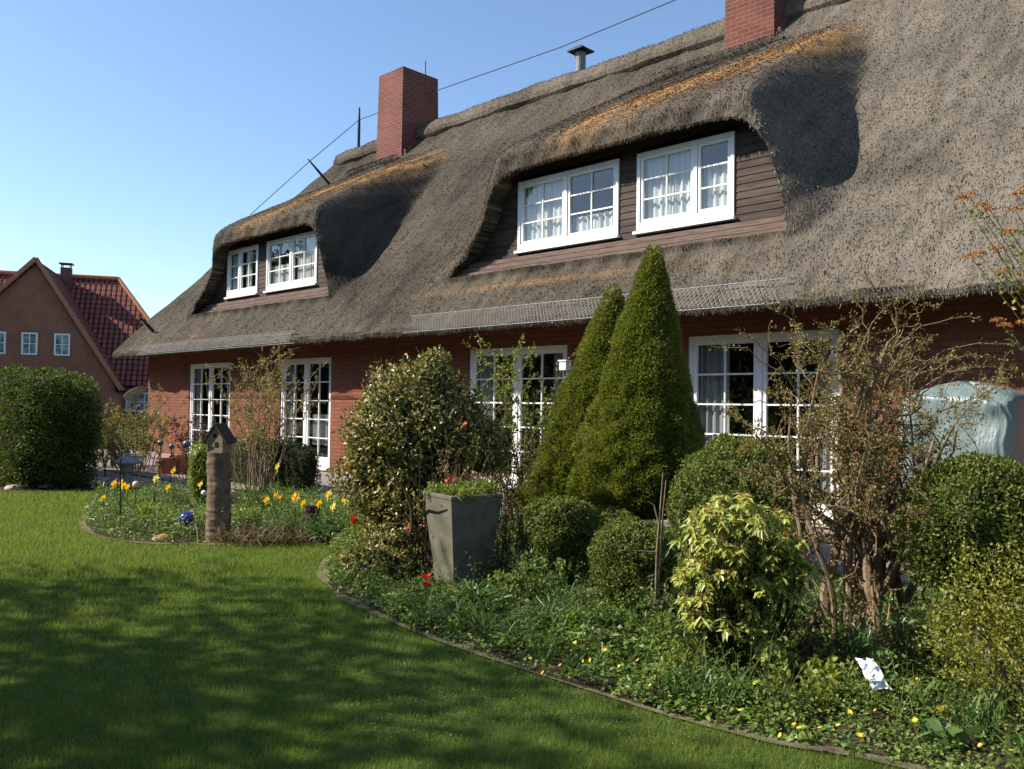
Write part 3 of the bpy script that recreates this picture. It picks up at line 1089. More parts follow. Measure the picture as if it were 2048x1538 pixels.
# ------------------------------------------------------------------ plant builders
LF = {}
LF['box'] = mat_leaf('box_leaves', [(.034, .060, .013), (.080, .118, .023), (.155, .19, .037), (.26, .27, .075)], .5, .3, .25)
LF['boxdark'] = mat_leaf('dark_box_leaves', [(.020, .040, .010), (.045, .072, .016), (.085, .115, .026)], .5, .3, .25)
LF['hedge'] = mat_leaf('hedge_leaves', [(.026, .050, .011), (.07, .105, .021), (.16, .19, .042)], .5, .3, .25)
LF['spruce'] = mat_leaf('spruce_needles', [(.062, .095, .013), (.12, .158, .022), (.19, .215, .034), (.28, .26, .052)], .55, .35)
LF['holly'] = mat_leaf('variegated_leaves', [(.022, .036, .012), (.045, .062, .018), (.15, .15, .035), (.42, .35, .11), (.55, .46, .19)], .35, .25, .4)
LF['pieris'] = mat_leaf('pieris_leaves', [(.17, .22, .035), (.28, .33, .06), (.40, .42, .09), (.50, .46, .13)], .35, .3, .4)
LF['pieris_old'] = mat_leaf('old_pieris_leaves', [(.03, .055, .013), (.07, .105, .022), (.13, .165, .04)], .35, .25, .45)
LF['bud'] = mat_leaf('young_buds', [(.28, .13, .035), (.38, .20, .05), (.30, .26, .07)], .5, .3)
LF['fresh'] = mat_leaf('fresh_spring_leaves', [(.09, .14, .022), (.16, .22, .034), (.24, .29, .055), (.32, .33, .09)], .45, .4)
LF['olive'] = mat_leaf('olive_twig_leaves', [(.10, .09, .028), (.18, .16, .045), (.27, .24, .07), (.36, .29, .11)], .5, .35)
LF['cover'] = mat_leaf('ground_cover_leaves', [(.05, .095, .018), (.105, .18, .03), (.18, .25, .05), (.27, .33, .08)], .42, .35, .4)
LF['strap'] = mat_leaf('strap_leaves', [(.05, .10, .03), (.085, .155, .04), (.14, .22, .06)], .4, .3, .4)
LF['dry'] = mat_leaf('dry_sedge', [(.10, .065, .03), (.20, .14, .07), (.34, .26, .15)], .7, .2)
LF['red'] = mat_leaf('dark_red_leaves', [(.045, .014, .016), (.09, .025, .025), (.14, .06, .045)], .45, .3)
LF['coral'] = mat_leaf('coral_petals', [(.62, .11, .07), (.72, .20, .13), (.75, .32, .22)], .5, .3)
LF['orange'] = mat_leaf('orange_umbels', [(.26, .10, .03), (.40, .17, .045), (.46, .26, .09)], .55, .25)
LF['yellow'] = mat_leaf('yellow_petals', [(.75, .50, .02), (.82, .58, .03), (.85, .66, .06)], .45, .3)
LF['pale'] = mat_leaf('pale_yellow_petals', [(.80, .68, .22), (.82, .74, .36)], .45, .3)
LF['trumpet'] = mat_leaf('orange_trumpet', [(.78, .34, .012), (.80, .42, .02)], .45, .25)
LF['tulip'] = mat_leaf('red_petals', [(.55, .015, .012), (.70, .03, .022)], .35, .25, .5)
LF['blue'] = mat_leaf('blue_petals', [(.06, .05, .30), (.12, .10, .45)], .45, .2)
LF['tree'] = mat_leaf('tree_leaves', [(.03, .055, .012), (.06, .10, .02), (.09, .13, .03)], .5, .35)
M['bark'] = mat_ground('grey_bark', [(.3, (.075, .058, .042)), (.7, (.20, .16, .115))], 22, dist=.01)
M['barkpale'] = mat_ground('pale_twig_bark', [(.3, (.15, .105, .065)), (.7, (.32, .24, .16))], 30, dist=.006)  # paler bark tone for thin stems, stakes and rods
M['twig'] = mat_ground('brown_twig', [(.3, (.10, .065, .04)), (.7, (.22, .15, .09))], 30, dist=.004)
M['core'] = mat_ground('inner_shade_twigs', [(.3, (.012, .015, .007)), (.7, (.028, .032, .014))], 20, dist=.03)  # near-black, shade inside the bushes put into the colour


def plant(name, label, cat, loc, group=None):
    o = empty(name, loc)
    tag(o, label, cat, group)
    o['_loc'] = 0
    del o['_loc']
    return o


def sub(mb, name, mat, root, attr=None, smooth=False):
    """Geometry made in world coordinates, parented to a thing's Empty."""
    o = mb.build(name, mat, root, attr, smooth)
    L = root.location
    o.matrix_parent_inverse = Matrix.Translation((-L[0], -L[1], -L[2])) if root.rotation_euler[2] == 0 else Matrix.Identity(4)
    return o


def blob(mb, c, r, power=2.0, seg=24, z_cut=None):
    """Closed rounded body that stands for the shaded inside of a clipped shrub."""
    th_ = np.linspace(-np.pi / 2, np.pi / 2, seg // 2 + 1)
    ph = np.linspace(0, 2 * np.pi, seg, endpoint=False)
    e = 2.0 / power
    sg = lambda v: np.sign(v) * np.abs(v) ** e
    V = np.stack([r[0] * sg(np.cos(th_))[:, None] * sg(np.cos(ph))[None], r[1] * sg(np.cos(th_))[:, None] * sg(np.sin(ph))[None], (r[2] * sg(np.sin(th_)))[:, None] * np.ones(seg)[None]], 2).reshape(-1, 3)
    V = V * (0.9 + .2 * vnoise(V + c, 4.0))[:, None] + c
    k = np.arange(seg); k2 = (k + 1) % seg
    mb.add(V, np.concatenate([np.stack([i * seg + k, i * seg + k2, (i + 1) * seg + k2, (i + 1) * seg + k], 1) for i in range(seg // 2)]))


def shell_points(n, c, r, power, rng, depth=.16, rough=.12, nscale=5.0):
    d = rand_dirs(n, rng)
    e = power
    s = (np.abs(d[:, 0]) ** e + np.abs(d[:, 1]) ** e + np.abs(d[:, 2]) ** e) ** (-1 / e)
    p = d * s[:, None]
    nrm = unit(np.sign(p) * np.abs(p) ** (e - 1) / np.array(r))
    base = p * np.array(r)
    q = base + c
    k = 1 + rough * (vnoise(q, nscale) - .5) * 2 + rough * .6 * (vnoise(q, nscale * 3) - .5) * 2 - depth * rng.random(n) ** 1.6 + .55 * np.clip(vnoise(q, 17.0) - .74, 0, 1) * rng.random(n)
    return c + base * k[:, None], nrm


def clipped_shrub(name, label, cat, c, r, n, L, W, mat, power=2.3, group=None, trunk=True, seed=1, rough=.10, depth=.18, core=True, core_k=.80, spiky=.5, nscale=5.0, extra=None, floor=.03):
    rng = np.random.default_rng(seed)
    c = np.array(c, float); r = np.array(r, float)
    root = plant(name, label, cat, (c[0], c[1], 0), group)
    P, N_ = shell_points(n, c, r, power, rng, depth, rough, nscale)
    ok = P[:, 2] > floor
    P, N_ = P[ok], N_[ok]
    mb = MB()
    n = len(P)
    Dr = N_ * spiky + rand_dirs(n, rng) + np.array([0, 0, .35])
    Nf = N_ + rand_dirs(n, rng) * .9
    leaves(mb, P, Dr, Nf, L * rng.uniform(.7, 1.3, n), W * rng.uniform(.7, 1.3, n), .12)
    sub(mb, 'foliage', mat, root)
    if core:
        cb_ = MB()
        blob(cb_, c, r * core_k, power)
        sub(cb_, 'shade_core', M['core'], root, smooth=True)
    if trunk:
        tm = MB()
        for i in range(5):
            a = rng.uniform(0, 6.28)
            top = c + np.array([math.cos(a) * r[0] * .35, math.sin(a) * r[1] * .35, -r[2] * .3])
            bt = np.array([c[0] + math.cos(a) * .04, c[1] + math.sin(a) * .04, -.02])
            md = (top + bt) / 2 + rng.normal(0, .03, 3)
            tm.tube([bt, md, top], [.022, .018, .012], 6)
        sub(tm, 'stem', M['bark'], root)
    return root


def conifer(name, label, base, H, R, n, seed, group=None, zc=.1, lean=(0, 0)):
    rng = np.random.default_rng(seed)
    base = np.array(base, float)
    root = plant(name, label, 'conifer', base, group)
    u = 1 - np.sqrt(rng.random(n))                # more needles low down, where the cone is wide
    u = np.clip(u, 0, 1)
    def prof(u):
        return R * (1 - u) ** .84 * sstep(-.16, .10, u) + .02
    a = rng.uniform(0, 2 * np.pi, n)
    dirh = np.stack([np.cos(a), np.sin(a), np.zeros(n)], 1)
    ax = base + np.stack([lean[0] * u, lean[1] * u, zc + u * (H - zc)], 1)
    q = ax + dirh * prof(u)[:, None]
    lum = vnoise(q * np.array([1, 1, .8]), 4.2) * .62 + vnoise(q, 10) * .38
    k = 1 + (lum - .52) * .60 * (1 - .5 * u) - .15 * rng.random(n) ** 2
    P = ax + dirh * (prof(u) * k)[:, None]
    nr_ = unit(dirh + np.array([0, 0, .42]))
    mb = MB()
    Dr = nr_ * .75 + rand_dirs(n, rng) * .7 + np.array([0, 0, .25])
    leaves(mb, P, Dr, rand_dirs(n, rng) + nr_, rng.uniform(.028, .060, n), rng.uniform(.008, .016, n))
    sub(mb, 'foliage', LF['spruce'], root)
    cb_ = MB()
    uu = np.linspace(0, 1, 24)
    V = []
    for i, w_ in enumerate(uu):
        ph = np.linspace(0, 2 * np.pi, 24, endpoint=False)
        d_ = np.stack([np.cos(ph), np.sin(ph), np.zeros(24)], 1)
        c_ = base + np.array([lean[0] * w_, lean[1] * w_, zc + w_ * (H - zc) * .97])
        V.append(c_ + d_ * prof(np.array([w_]))[0] * (.72 + .25 * vnoise(c_ + d_ * R, 4)[:, None]))
    V = np.concatenate(V)
    kk_ = np.arange(24); k2 = (kk_ + 1) % 24
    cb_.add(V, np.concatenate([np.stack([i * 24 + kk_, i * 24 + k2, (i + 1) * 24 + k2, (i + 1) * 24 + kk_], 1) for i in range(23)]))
    sub(cb_, 'shade_core', M['core'], root, smooth=True)
    tm = MB().tube([base + [0, 0, -.05], base + [0, 0, .5]], [.07, .05], 8)
    sub(tm, 'trunk', M['bark'], root)
    return root


def wander(rng, p, d, L, n, wob_, up=0.0):
    pts = [np.array(p, float)]
    d = unit(np.array(d, float))
    for i in range(n):
        d = unit(d + rng.normal(0, wob_, 3) + np.array([0, 0, up]))
        pts.append(pts[-1] + d * L / n)
    return np.array(pts), d


def branch_out(rng, mb, p, d, L, r, lev, tips, wob_=.25, up=.05, nsplit=(2, 4), shrink=.66, sides=6, n=6, spread=.8, side_tw=None):
    pts, dd = wander(rng, p, d, L, n, wob_, up)
    rr = np.linspace(r, r * .62, len(pts))
    mb.tube(pts, rr, max(3, sides), cap=False)
    if side_tw is not None:
        side_tw.append(pts)
    if lev == 0:
        tips.append((pts, dd))
        return
    for i in range(rng.integers(*nsplit)):
        k = rng.integers(max(1, n - 3), len(pts)) if i else len(pts) - 1
        nd = unit(dd + rng.normal(0, spread, 3) * np.array([1, 1, .8]))
        branch_out(rng, mb, pts[k], nd, L * shrink * rng.uniform(.75, 1.2), max(.0022, r * (.62 if i == 0 else .5)), lev - 1, tips, wob_, up, nsplit, shrink, sides - 1, n, spread, side_tw)


def stem_shrub(name, label, cat, base, H, spread, nst, leafmat, nleaf, L, W, seed, bark='twig', r0=.010, group=None, twigs=5, lo=.3, flowers=None, base_r=.15, up=.06, wob_=.12):
    """Many upright stems from one foot, with side twigs and small leaves."""
    rng = np.random.default_rng(seed)
    base = np.array([base[0], base[1], 0.0])
    root = plant(name, label, cat, base, group)
    tm, lm, fm = MB(), MB(), MB()
    pool = []
    for i in range(nst):
        a = rng.uniform(0, 6.283)
        rr = math.sqrt(rng.random())
        b_ = base + np.array([math.cos(a) * rr * base_r, math.sin(a) * rr * base_r, -.02])
        h = H * rng.uniform(.7, 1.02)
        d = np.array([math.cos(a) * rr * spread / H, math.sin(a) * rr * spread / H, 1])
        pts, dd = wander(rng, b_, d, h, 8, wob_, up)
        tm.tube(pts, np.linspace(r0 * rng.uniform(.7, 1.3), r0 * .25, len(pts)), 5, cap=False)
        pool.append(pts[3:])
        for j in range(twigs):
            k = rng.integers(int(lo * 8) + 1, 9)
            q, _ = wander(rng, pts[min(k, 8)], dd + rng.normal(0, .8, 3), h * rng.uniform(.12, .30), 4, .22, .06)
            tm.tube(q, np.linspace(r0 * .35, r0 * .15, len(q)), 3, cap=False)
            pool.append(q)
    sub(tm, 'stem', M[bark], root)
    def on_stems(n):
        pi_ = rng.integers(0, len(pool), n)
        out = np.empty((n, 3))
        for i in range(n):
            pl = pool[pi_[i]]
            s_ = rng.random() * (len(pl) - 1)
            k = int(s_)
            out[i] = pl[k] + (pl[min(k + 1, len(pl) - 1)] - pl[k]) * (s_ - k)
        return out
    if nleaf:
        P_ = on_stems(nleaf)
        P_ += rng.normal(0, .012, P_.shape)
        n = len(P_)
        leaves(lm, P_, rand_dirs(n, rng) + np.array([0, 0, .5]), rand_dirs(n, rng) + np.array([0, 0, .6]), L * rng.uniform(.6, 1.3, n), W * rng.uniform(.6, 1.3, n), .12)
        sub(lm, 'foliage', leafmat, root)
    if flowers:
        fmat, nf, fs = flowers
        P_ = on_stems(nf)
        Q_ = np.repeat(P_, 6, 0) + rng.normal(0, fs * .2, (nf * 6, 3))
        leaves(fm, Q_, rand_dirs(nf * 6, rng), rand_dirs(nf * 6, rng), fs, fs * .8, .1)
        sub(fm, 'blossom', fmat, root)
    return root


# ------------------------------------------------------------------ ground cover of the beds
rg_ = np.random.default_rng(21)
LFB = [tuple(q) for q in BED]


def bed_points(n, tmin=2.8, tmax=13.5, power=1.2):
    t = tmin + (tmax - tmin) * rg_.random(n) ** power
    lat = (rg_.random(n) * 2 - 1) * (.66 * t + .6)
    P = np.stack([Fh[0] * t + Rh[0] * lat, Fh[1] * t + Rh[1] * lat, np.zeros(n)], 1)
    P = P[inside(P, LFB)]
    return P


P = bed_points(300000)
hgt = np.clip(vnoise(P, 1.6) * .9 + vnoise(P, 5) * .7 - .50, 0, 1)
edge_d = np.min(np.linalg.norm(P[:, None, :2] - np.array(EW)[None, ::3, :], axis=2), axis=1)
keep = rg_.random(len(P)) < np.clip(hgt * 3 + .35, .35, 1) * np.clip(edge_d * 16 - .1, .08, 1)
P, hgt, edge_d = P[keep], hgt[keep], edge_d[keep]
n = len(P)
dep_ = P[:, :2] @ Fh[:2]
top = .03 + (.22 + .18 * sstep(6.6, 8.0, dep_)) * hgt * np.clip(edge_d * 4, .25, 1)
P[:, 2] = top * rg_.random(n) ** .55
cm = MB()
Dr = rand_dirs(n, rg_) * np.array([1, 1, .5]) + np.array([0, 0, .15])
big = .45 + 1.0 * vnoise(P, 1.1)
leaves(cm, P, Dr, np.array([0, 0, 1.0]) + rand_dirs(n, rg_) * .65, .034 * big * rg_.uniform(.6, 1.3, n), .026 * big * rg_.uniform(.6, 1.3, n), .12, .15)
co_ = cm.build('ground_cover', LF['cover'])
tag(co_, kind='stuff')

# narrow bulb foliage and grasses standing in the bed
sm = MB()
Pc = bed_points(1500, power=1.0)
Pc = Pc[vnoise(Pc, 1.3) > .42]
ed = np.min(np.linalg.norm(Pc[:, None, :2] - np.array(EW)[None, ::3, :], axis=2), axis=1)
Pc = Pc[ed > .16]
per = 20
Q_ = np.repeat(Pc, per, 0) + np.c_[rg_.normal(0, .035, (len(Pc) * per, 2)), np.zeros(len(Pc) * per)]
n = len(Q_)
Dr = np.stack([rg_.normal(0, .35, n), rg_.normal(0, .35, n), np.ones(n)], 1)
hh_ = np.repeat(rg_.uniform(.14, .34, len(Pc)), per)
blades(sm, Q_, Dr, hh_ * rg_.uniform(.6, 1.1, n), rg_.uniform(.006, .012, n), .45, rg_)
so = sm.build('bulb_foliage', LF['strap'])
tag(so, kind='stuff')

# thin upright stalks and seedlings that stick out above the cover
ts = MB()
Pc = bed_points(5200, power=1.1)
ed = np.min(np.linalg.norm(Pc[:, None, :2] - np.array(EW)[None, ::3, :], axis=2), axis=1)
Pc = Pc[(ed > .12) & (vnoise(Pc, 1.9) > .40)]
n = len(Pc)
hq = rg_.uniform(.12, .42, n)
blades(ts, Pc, np.stack([rg_.normal(0, .22, n), rg_.normal(0, .22, n), np.ones(n)], 1), hq, .004, .15, rg_)
k_ = 9
Q_ = np.repeat(Pc, k_, 0); hr = np.repeat(hq, k_) * rg_.uniform(.35, 1.0, n * k_)
Q_ = Q_ + np.c_[rg_.normal(0, .018, (n * k_, 2)), hr]
leaves(ts, Q_, rand_dirs(n * k_, rg_) * [1, 1, .5] + [0, 0, .35], rand_dirs(n * k_, rg_) + [0, 0, .6], rg_.uniform(.015, .038, n * k_), rg_.uniform(.008, .018, n * k_), .12)
to = ts.build('seedling_foliage', mat_leaf('seedling_leaves', [(.05, .08, .02), (.10, .15, .03), (.17, .21, .05), (.20, .13, .06)], .5, .35))
tag(to, kind='stuff')

# ------------------------------------------------------------------ hedges, conifers, clipped shrubs
def block_hedge(name, label, x0, x1, y0, y1, H, n, L, W, mat, seed, power=5.0, rough=.06):
    c = ((x0 + x1) / 2, (y0 + y1) / 2, H * .47)
    return clipped_shrub(name, label, 'hedge', c, ((x1 - x0) / 2, (y1 - y0) / 2, H * .53), n, L, W, mat, power=power, trunk=False, seed=seed, rough=rough, depth=.10, core_k=.90, spiky=.8, nscale=3.5)


block_hedge('clipped_hedge', 'tall dark green clipped hedge block at the end of the lawn', -19.6, -14.95, 4.1, 5.6, 1.98, 60000, .050, .026, LF['hedge'], 31)
block_hedge('low_hedge', 'low dark clipped hedge behind the wooden birdhouse post', -14.7, -11.6, 7.25, 7.75, .84, 9000, .035, .02, LF['boxdark'], 32, power=4)

g = ground(1277, 8.45)
conifer('spruce', 'tallest cone-shaped dwarf spruce reaching up over the eave', g, 3.14, .71, 120000, 41, zc=.42, lean=(.10, .10))
g = ground(1160, 9.25)
conifer('spruce', 'slimmer cone-shaped spruce half hidden behind the tallest one', g, 2.86, .70, 85000, 42, zc=.25, lean=(.27, .26))

p_ = ground(1115, 6.9)
clipped_shrub('box_ball', 'clipped box ball on bare stems right of the stone planter', 'box ball', (p_[0], p_[1], .40), (.31, .31, .37), 19000, .026, .015, LF['box'], 2.4, seed=51, rough=.17)
p_ = ground(1272, 6.0)
clipped_shrub('box_ball', 'pale clipped box ball behind the bare forked stake', 'box ball', (p_[0], p_[1], .36), (.27, .27, .31), 16000, .024, .014, LF['box'], 2.6, seed=52, rough=.18)
p_ = ground(1215, 7.7)
clipped_shrub('spruce_shoot', 'small low spruce mound under the tallest spruce', 'shrub', (p_[0], p_[1], .28), (.33, .33, .28), 7000, .03, .012, LF['spruce'], 2.2, seed=57, rough=.2)
p_ = ground(1478, 7.3)
clipped_shrub('box_ball', 'large round box ball below the big white window', 'box ball', (p_[0], p_[1], .62), (.56, .56, .58), 42000, .030, .017, LF['box'], 2.3, seed=53, rough=.13)
p_ = ground(1968, 5.0)
clipped_shrub('box_ball', 'large dark box ball in front of the covered beach chair', 'box ball', (p_[0], p_[1], .80), (.40, .44, .42), 40000, .024, .014, LF['box'], 2.4, seed=54, rough=.15)
p_ = ground(2085, 5.15)
p_ = ground(2015, 4.15)
clipped_shrub('euonymus', 'loose golden green shrub at the lower right corner of the garden', 'shrub', (p_[0], p_[1], .42), (.33, .36, .36), 7000, .021, .012, mat_leaf('golden_leaves', [(.05, .075, .012), (.12, .14, .02), (.25, .24, .035), (.36, .32, .05)], .4, .3), 2.1, seed=55, rough=.34, depth=.65, core=False)
p_ = ground(408, 11.6)
clipped_shrub('euonymus', 'small bright yellow green bush left of the birdhouse post', 'shrub', (p_[0], p_[1], .48), (.17, .17, .42), 3500, .035, .02, LF['fresh'], 2.2, seed=56, rough=.2)

# big variegated shrub, left of the planter: several overlapping masses of one plant
def holly(px, t, label, masses, n, seed, HS=1.5, nsh=14):
    rng = np.random.default_rng(seed)
    b = ground(px, t)
    root = plant('variegated_holly', label, 'shrub', b)
    mb, cb_ = MB(), MB()
    for (dl, dz, rx, rz, f) in masses:
        c = b + Rh * dl + np.array([0, 0, dz])
        r = np.array([rx, rx, rz])
        P, N_ = shell_points(int(n * f), c, r, 2.1, rng, .40, .34, 4.5)
        ok = P[:, 2] > .05
        P, N_ = P[ok], N_[ok]
        k = len(P)
        leaves(mb, P, N_ * .4 + rand_dirs(k, rng), N_ + rand_dirs(k, rng) * .8 + np.array([0, 0, .3]), .042 * rng.uniform(.6, 1.35, k), .024 * rng.uniform(.7, 1.3, k), .16)
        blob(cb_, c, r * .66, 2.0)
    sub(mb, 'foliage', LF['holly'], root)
    sub(cb_, 'shade_core', M['core'], root, smooth=True)
    tm = MB()
    for i in range(9):
        q, _ = wander(rng, b + np.r_[rng.normal(0, .06, 2), -.02], (rng.normal(0, .3), rng.normal(0, .3), 1), HS, 7, .14)
        tm.tube(q, np.linspace(.022, .006, 8), 5)
    for i in range(nsh):                 # shoots above the crown
        a = b + Rh * rng.uniform(-.45, .45) + np.array([0, 0, rng.uniform(1.45, 1.75)])
        q, _ = wander(rng, a, (rng.normal(0, .3), rng.normal(0, .3), 1), rng.uniform(.2, .45), 5, .15)
        tm.tube(q, np.linspace(.005, .002, 6), 4)
    sub(tm, 'stem', M['bark'], root)


holly(828, 7.75, 'big rounded holly with cream edged leaves left of the stone planter',
      [(-.05, 1.30, .52, .50, .30), (.38, 1.18, .38, .34, .16), (-.32, .95, .36, .45, .16), (.02, .62, .44, .55, .18), (.18, 1.72, .16, .24, .05), (-.1, .30, .42, .28, .10), (.66, 1.06, .20, .24, .05)], 46000, 61)
p_ = ground(735, 7.0)
holly(735, 7.15, 'small sprawling cream edged shrub at the foot of the big holly', [(0, .15, .20, .16, .5), (.2, .12, .18, .14, .5)], 2200, 62, .25, 0)

# pieris with drooping whorls of pale leaves
def pieris(b, label, seed, nw, shape):
    rng = np.random.default_rng(seed)
    root = plant('pieris', label, 'shrub', b)
    tm, lm, om, bm = MB(), MB(), MB(), MB()
    for i in range(nw):
        z, lat_, dep = shape(rng)
        c = b + Rh * lat_ + Fh * dep + np.array([0, 0, z])
        q = b + Rh * lat_ * .3 + Fh * dep * .3
        mid = (q + c) / 2 + Rh * lat_ * .2 + rng.normal(0, .03, 3)
        if i % 4 == 0: tm.tube([q + [0, 0, -.02], mid, c], [.005, .0035, .002], 4, cap=False)
        k = rng.integers(8, 13)
        axd = unit(np.array([0, 0, 1.0]) + Rh * lat_ * .5 - Fh * .25 + rng.normal(0, .25, 3))
        u = unit(np.cross(axd, [1, 0, .1])); v = np.cross(axd, u)
        an = np.arange(k) / k * 6.283 + rng.normal(0, .15, k)
        dr = np.cos(an)[:, None] * u + np.sin(an)[:, None] * v + axd * rng.uniform(-.55, .25, (k, 1))
        leaves(lm, np.repeat(c[None], k, 0) - axd * rng.uniform(0, .03, (k, 1)), dr, np.repeat(axd[None], k, 0) + rng.normal(0, .25, (k, 3)), .056 * rng.uniform(.7, 1.25, k), .024 * rng.uniform(.8, 1.2, k), .14, .22)
        kb = 6
        leaves(bm, np.repeat(c[None], kb, 0), np.repeat(axd[None], kb, 0) + rng.normal(0, .7, (kb, 3)), rand_dirs(kb, rng), .026, .008)
        ko = 7
        ax2 = c - axd * rng.uniform(.04, .22, (ko, 1)) - Fh * -.06
        leaves(om, ax2 + rng.normal(0, .03, (ko, 3)) + Fh * .05, rand_dirs(ko, rng) - np.array([0, 0, .3]), rand_dirs(ko, rng) + np.array([0, 0, .8]), .055 * rng.uniform(.7, 1.2, ko), .019, .12, .2)
    sub(tm, 'stem', M['core'], root)
    sub(lm, 'foliage', LF['pieris'], root)
    sub(om, 'older_foliage', LF['pieris_old'], root)
    sub(bm, 'young_shoots', LF['bud'], root)


PL = [(-.06, .86, .24, .20, .23), (-.14, .66, .24, .22, .16), (.08, .60, .20, .18, .15), (.29, .60, .14, .13, .07), (.19, .80, .16, .15, .08), (-.02, .38, .20, .15, .14), (.11, .20, .14, .14, .11), (-.24, .42, .11, .12, .06)]


def sh1(rng):
    la, z, rl, rz, w_ = PL[rng.choice(len(PL), p=np.array([q[4] for q in PL]) / sum(q[4] for q in PL))]
    d = rand_dirs(1, rng)[0] * rng.uniform(.55, 1.0)
    return max(.08, z + d[2] * rz), la + d[0] * rl, d[1] * rl * 1.1 - .10


pieris(ground(1475, 4.72), 'pale yellow green pieris with drooping leaf whorls in the front of the bed', 71, 430, sh1)

# ------------------------------------------------------------------ bare gnarled tree on the right
def gnarled(b, label, seed):
    rng = np.random.default_rng(seed)
    root = plant('gnarled_shrub', label, 'tree', b)
    tips, segs = [], []
    trunk_mb = MB()
    tops = []
    for i in range(21):
        lean_ = rng.normal(.0, .19)
        p = b + Rh * (lean_ * .6 + rng.normal(0, .07)) + Fh * rng.normal(.04, .09) + np.array([0, 0, -.03])
        r = rng.choice([.016, .020, .026, .034, .040])
        L = rng.uniform(1.25, 2.1)
        pts, d_ = wander(rng, p, np.array([0, 0, 1.0]) + Rh * lean_ + Fh * rng.normal(0, .08), L, 11, .15, .10)
        rr = np.linspace(r, r * .30, 12) * (1 + .18 * rng.random(12))
        trunk_mb.tube(pts, rr, 8, cap=True)
        segs.append(pts[6:])
        for k_ in (4, 5, 6, 7, 8, 9, 10, 11):
            if rng.random() < .8:
                tops.append((pts[k_], unit(d_ + Rh * rng.normal(0, .8) + Fh * rng.normal(0, .5) + np.array([0, 0, .1])), rr[k_] * .55))
    sub(trunk_mb, 'trunk', M['barkpale'], root)
    br = MB()
    for (p, d_, r) in tops:
        branch_out(rng, br, p, d_, .30 * rng.uniform(.7, 1.3), max(.004, r), 2, tips, .30, .04, (2, 4), .74, 5, 5, .8, segs)
    # low tangled twigs round the stems
    for i in range(120):
        p = b + Rh * rng.normal(0, .27) + Fh * rng.normal(0, .15) + np.array([0, 0, rng.uniform(.1, 1.5)])
        pts, _ = wander(rng, p, rng.normal(0, 1, 3) + np.array([0, 0, .3]), rng.uniform(.2, .5), 6, .5)
        br.tube(pts, np.linspace(.007, .002, 7), 4, cap=False)
        segs.append(pts)
    sub(br, 'branch', M['twig'], root)
    # long loose shoots reaching right and up
    lg = MB()
    for (px1, py1, px2, py2) in ((1760, 720, 1960, 640), (1790, 760, 2030, 690), (1740, 700, 1700, 590), (1700, 740, 1800, 600), (1780, 700, 1890, 610), (1600, 780, 1420, 700), (1620, 830, 1470, 660), (1800, 800, 2044, 745), (1750, 730, 1860, 690), (1820, 770, 1990, 720)):
        a, e = D(px1, py1, 5.35), D(px2, py2, 5.25 + rng.normal(0, .15))
        k = np.linspace(0, 1, 8)[:, None]
        pts = a + (e - a) * k + np.array([0, 0, .10]) * np.sin(k * 3.1) + rng.normal(0, .012, (8, 3))
        lg.tube(pts, np.linspace(.0045, .0015, 8), 4, cap=False)
        segs.append(pts); segs.append(pts[4:])
    sub(lg, 'long_shoot', M['barkpale'], root)
    n = 27000
    lm = MB()
    P = np.empty((n, 3))
    pi_ = rng.integers(0, len(segs), n)
    for i in range(n):
        pl = segs[pi_[i]]
        s_ = rng.random() ** .8 * (len(pl) - 1)
        k = min(int(s_), len(pl) - 2)
        P[i] = pl[k] + (pl[k + 1] - pl[k]) * (s_ - k)
    P += rng.normal(0, .012, P.shape)
    leaves(lm, P, rand_dirs(n, rng) + np.array([0, 0, .4]), rand_dirs(n, rng) + np.array([0, 0, .5]), rng.uniform(.011, .027, n), rng.uniform(.007, .016, n), .12)
    sub(lm, 'foliage', mat_leaf('opening_leaves', [(.10, .075, .028), (.19, .14, .045), (.20, .20, .06), (.28, .23, .09), (.28, .15, .08)], .5, .35), root)


gnarled(ground(1722, 5.45), 'gnarled half bare shrub with twisted pale stems on the right', 84)

# ------------------------------------------------------------------ loose shrubs
stem_shrub('twiggy_shrub', 'tall vase shaped shrub of thin stems between the two left doors', 'shrub', ground(520, 13.6), 2.25, .85, 34, LF['olive'], 3600, .05, .024, 91, bark='barkpale', r0=.012, twigs=6, lo=.35, base_r=.22)
stem_shrub('twiggy_shrub', 'yellow green twiggy shrub at the left corner of the house', 'shrub', ground(272, 17.0), 1.62, .75, 30, mat_leaf('yellowish_twig_leaves', [(.11, .10, .03), (.20, .18, .05), (.28, .25, .08)], .5, .35), 3600, .06, .03, 92, bark='barkpale', r0=.011, twigs=6, lo=.2, base_r=.35)
stem_shrub('leafy_shrub', 'dark green leafy shrub between hedge and house corner', 'shrub', ground(224, 18.2), 1.35, .7, 24, LF['hedge'], 3500, .06, .035, 93, twigs=5, lo=.05, base_r=.4)
stem_shrub('red_leaved_shrub', 'small dark red leaved shrub by the leftmost white door', 'shrub', ground(383, 15.6), 1.30, .45, 14, LF['red'], 900, .055, .03, 94, bark='twig', r0=.008, twigs=5, lo=.25)
stem_shrub('climbing_rose', 'rose bush with fresh green leaves in front of the middle window', 'shrub', ground(1062, 10.0), 2.20, .46, 18, LF['fresh'], 4200, .038, .024, 95, r0=.010, twigs=7, lo=.15, base_r=.30)
stem_shrub('leafy_shrub', 'dark leafy shrub filling the gap behind holly and spruce', 'shrub', ground(1012, 9.6), 1.55, .45, 26, mat_leaf('mid_green_leaves', [(.03, .05, .014), (.06, .085, .022), (.11, .12, .035)], .45, .3), 5000, .045, .026, 96, twigs=6, lo=.05, base_r=.35)
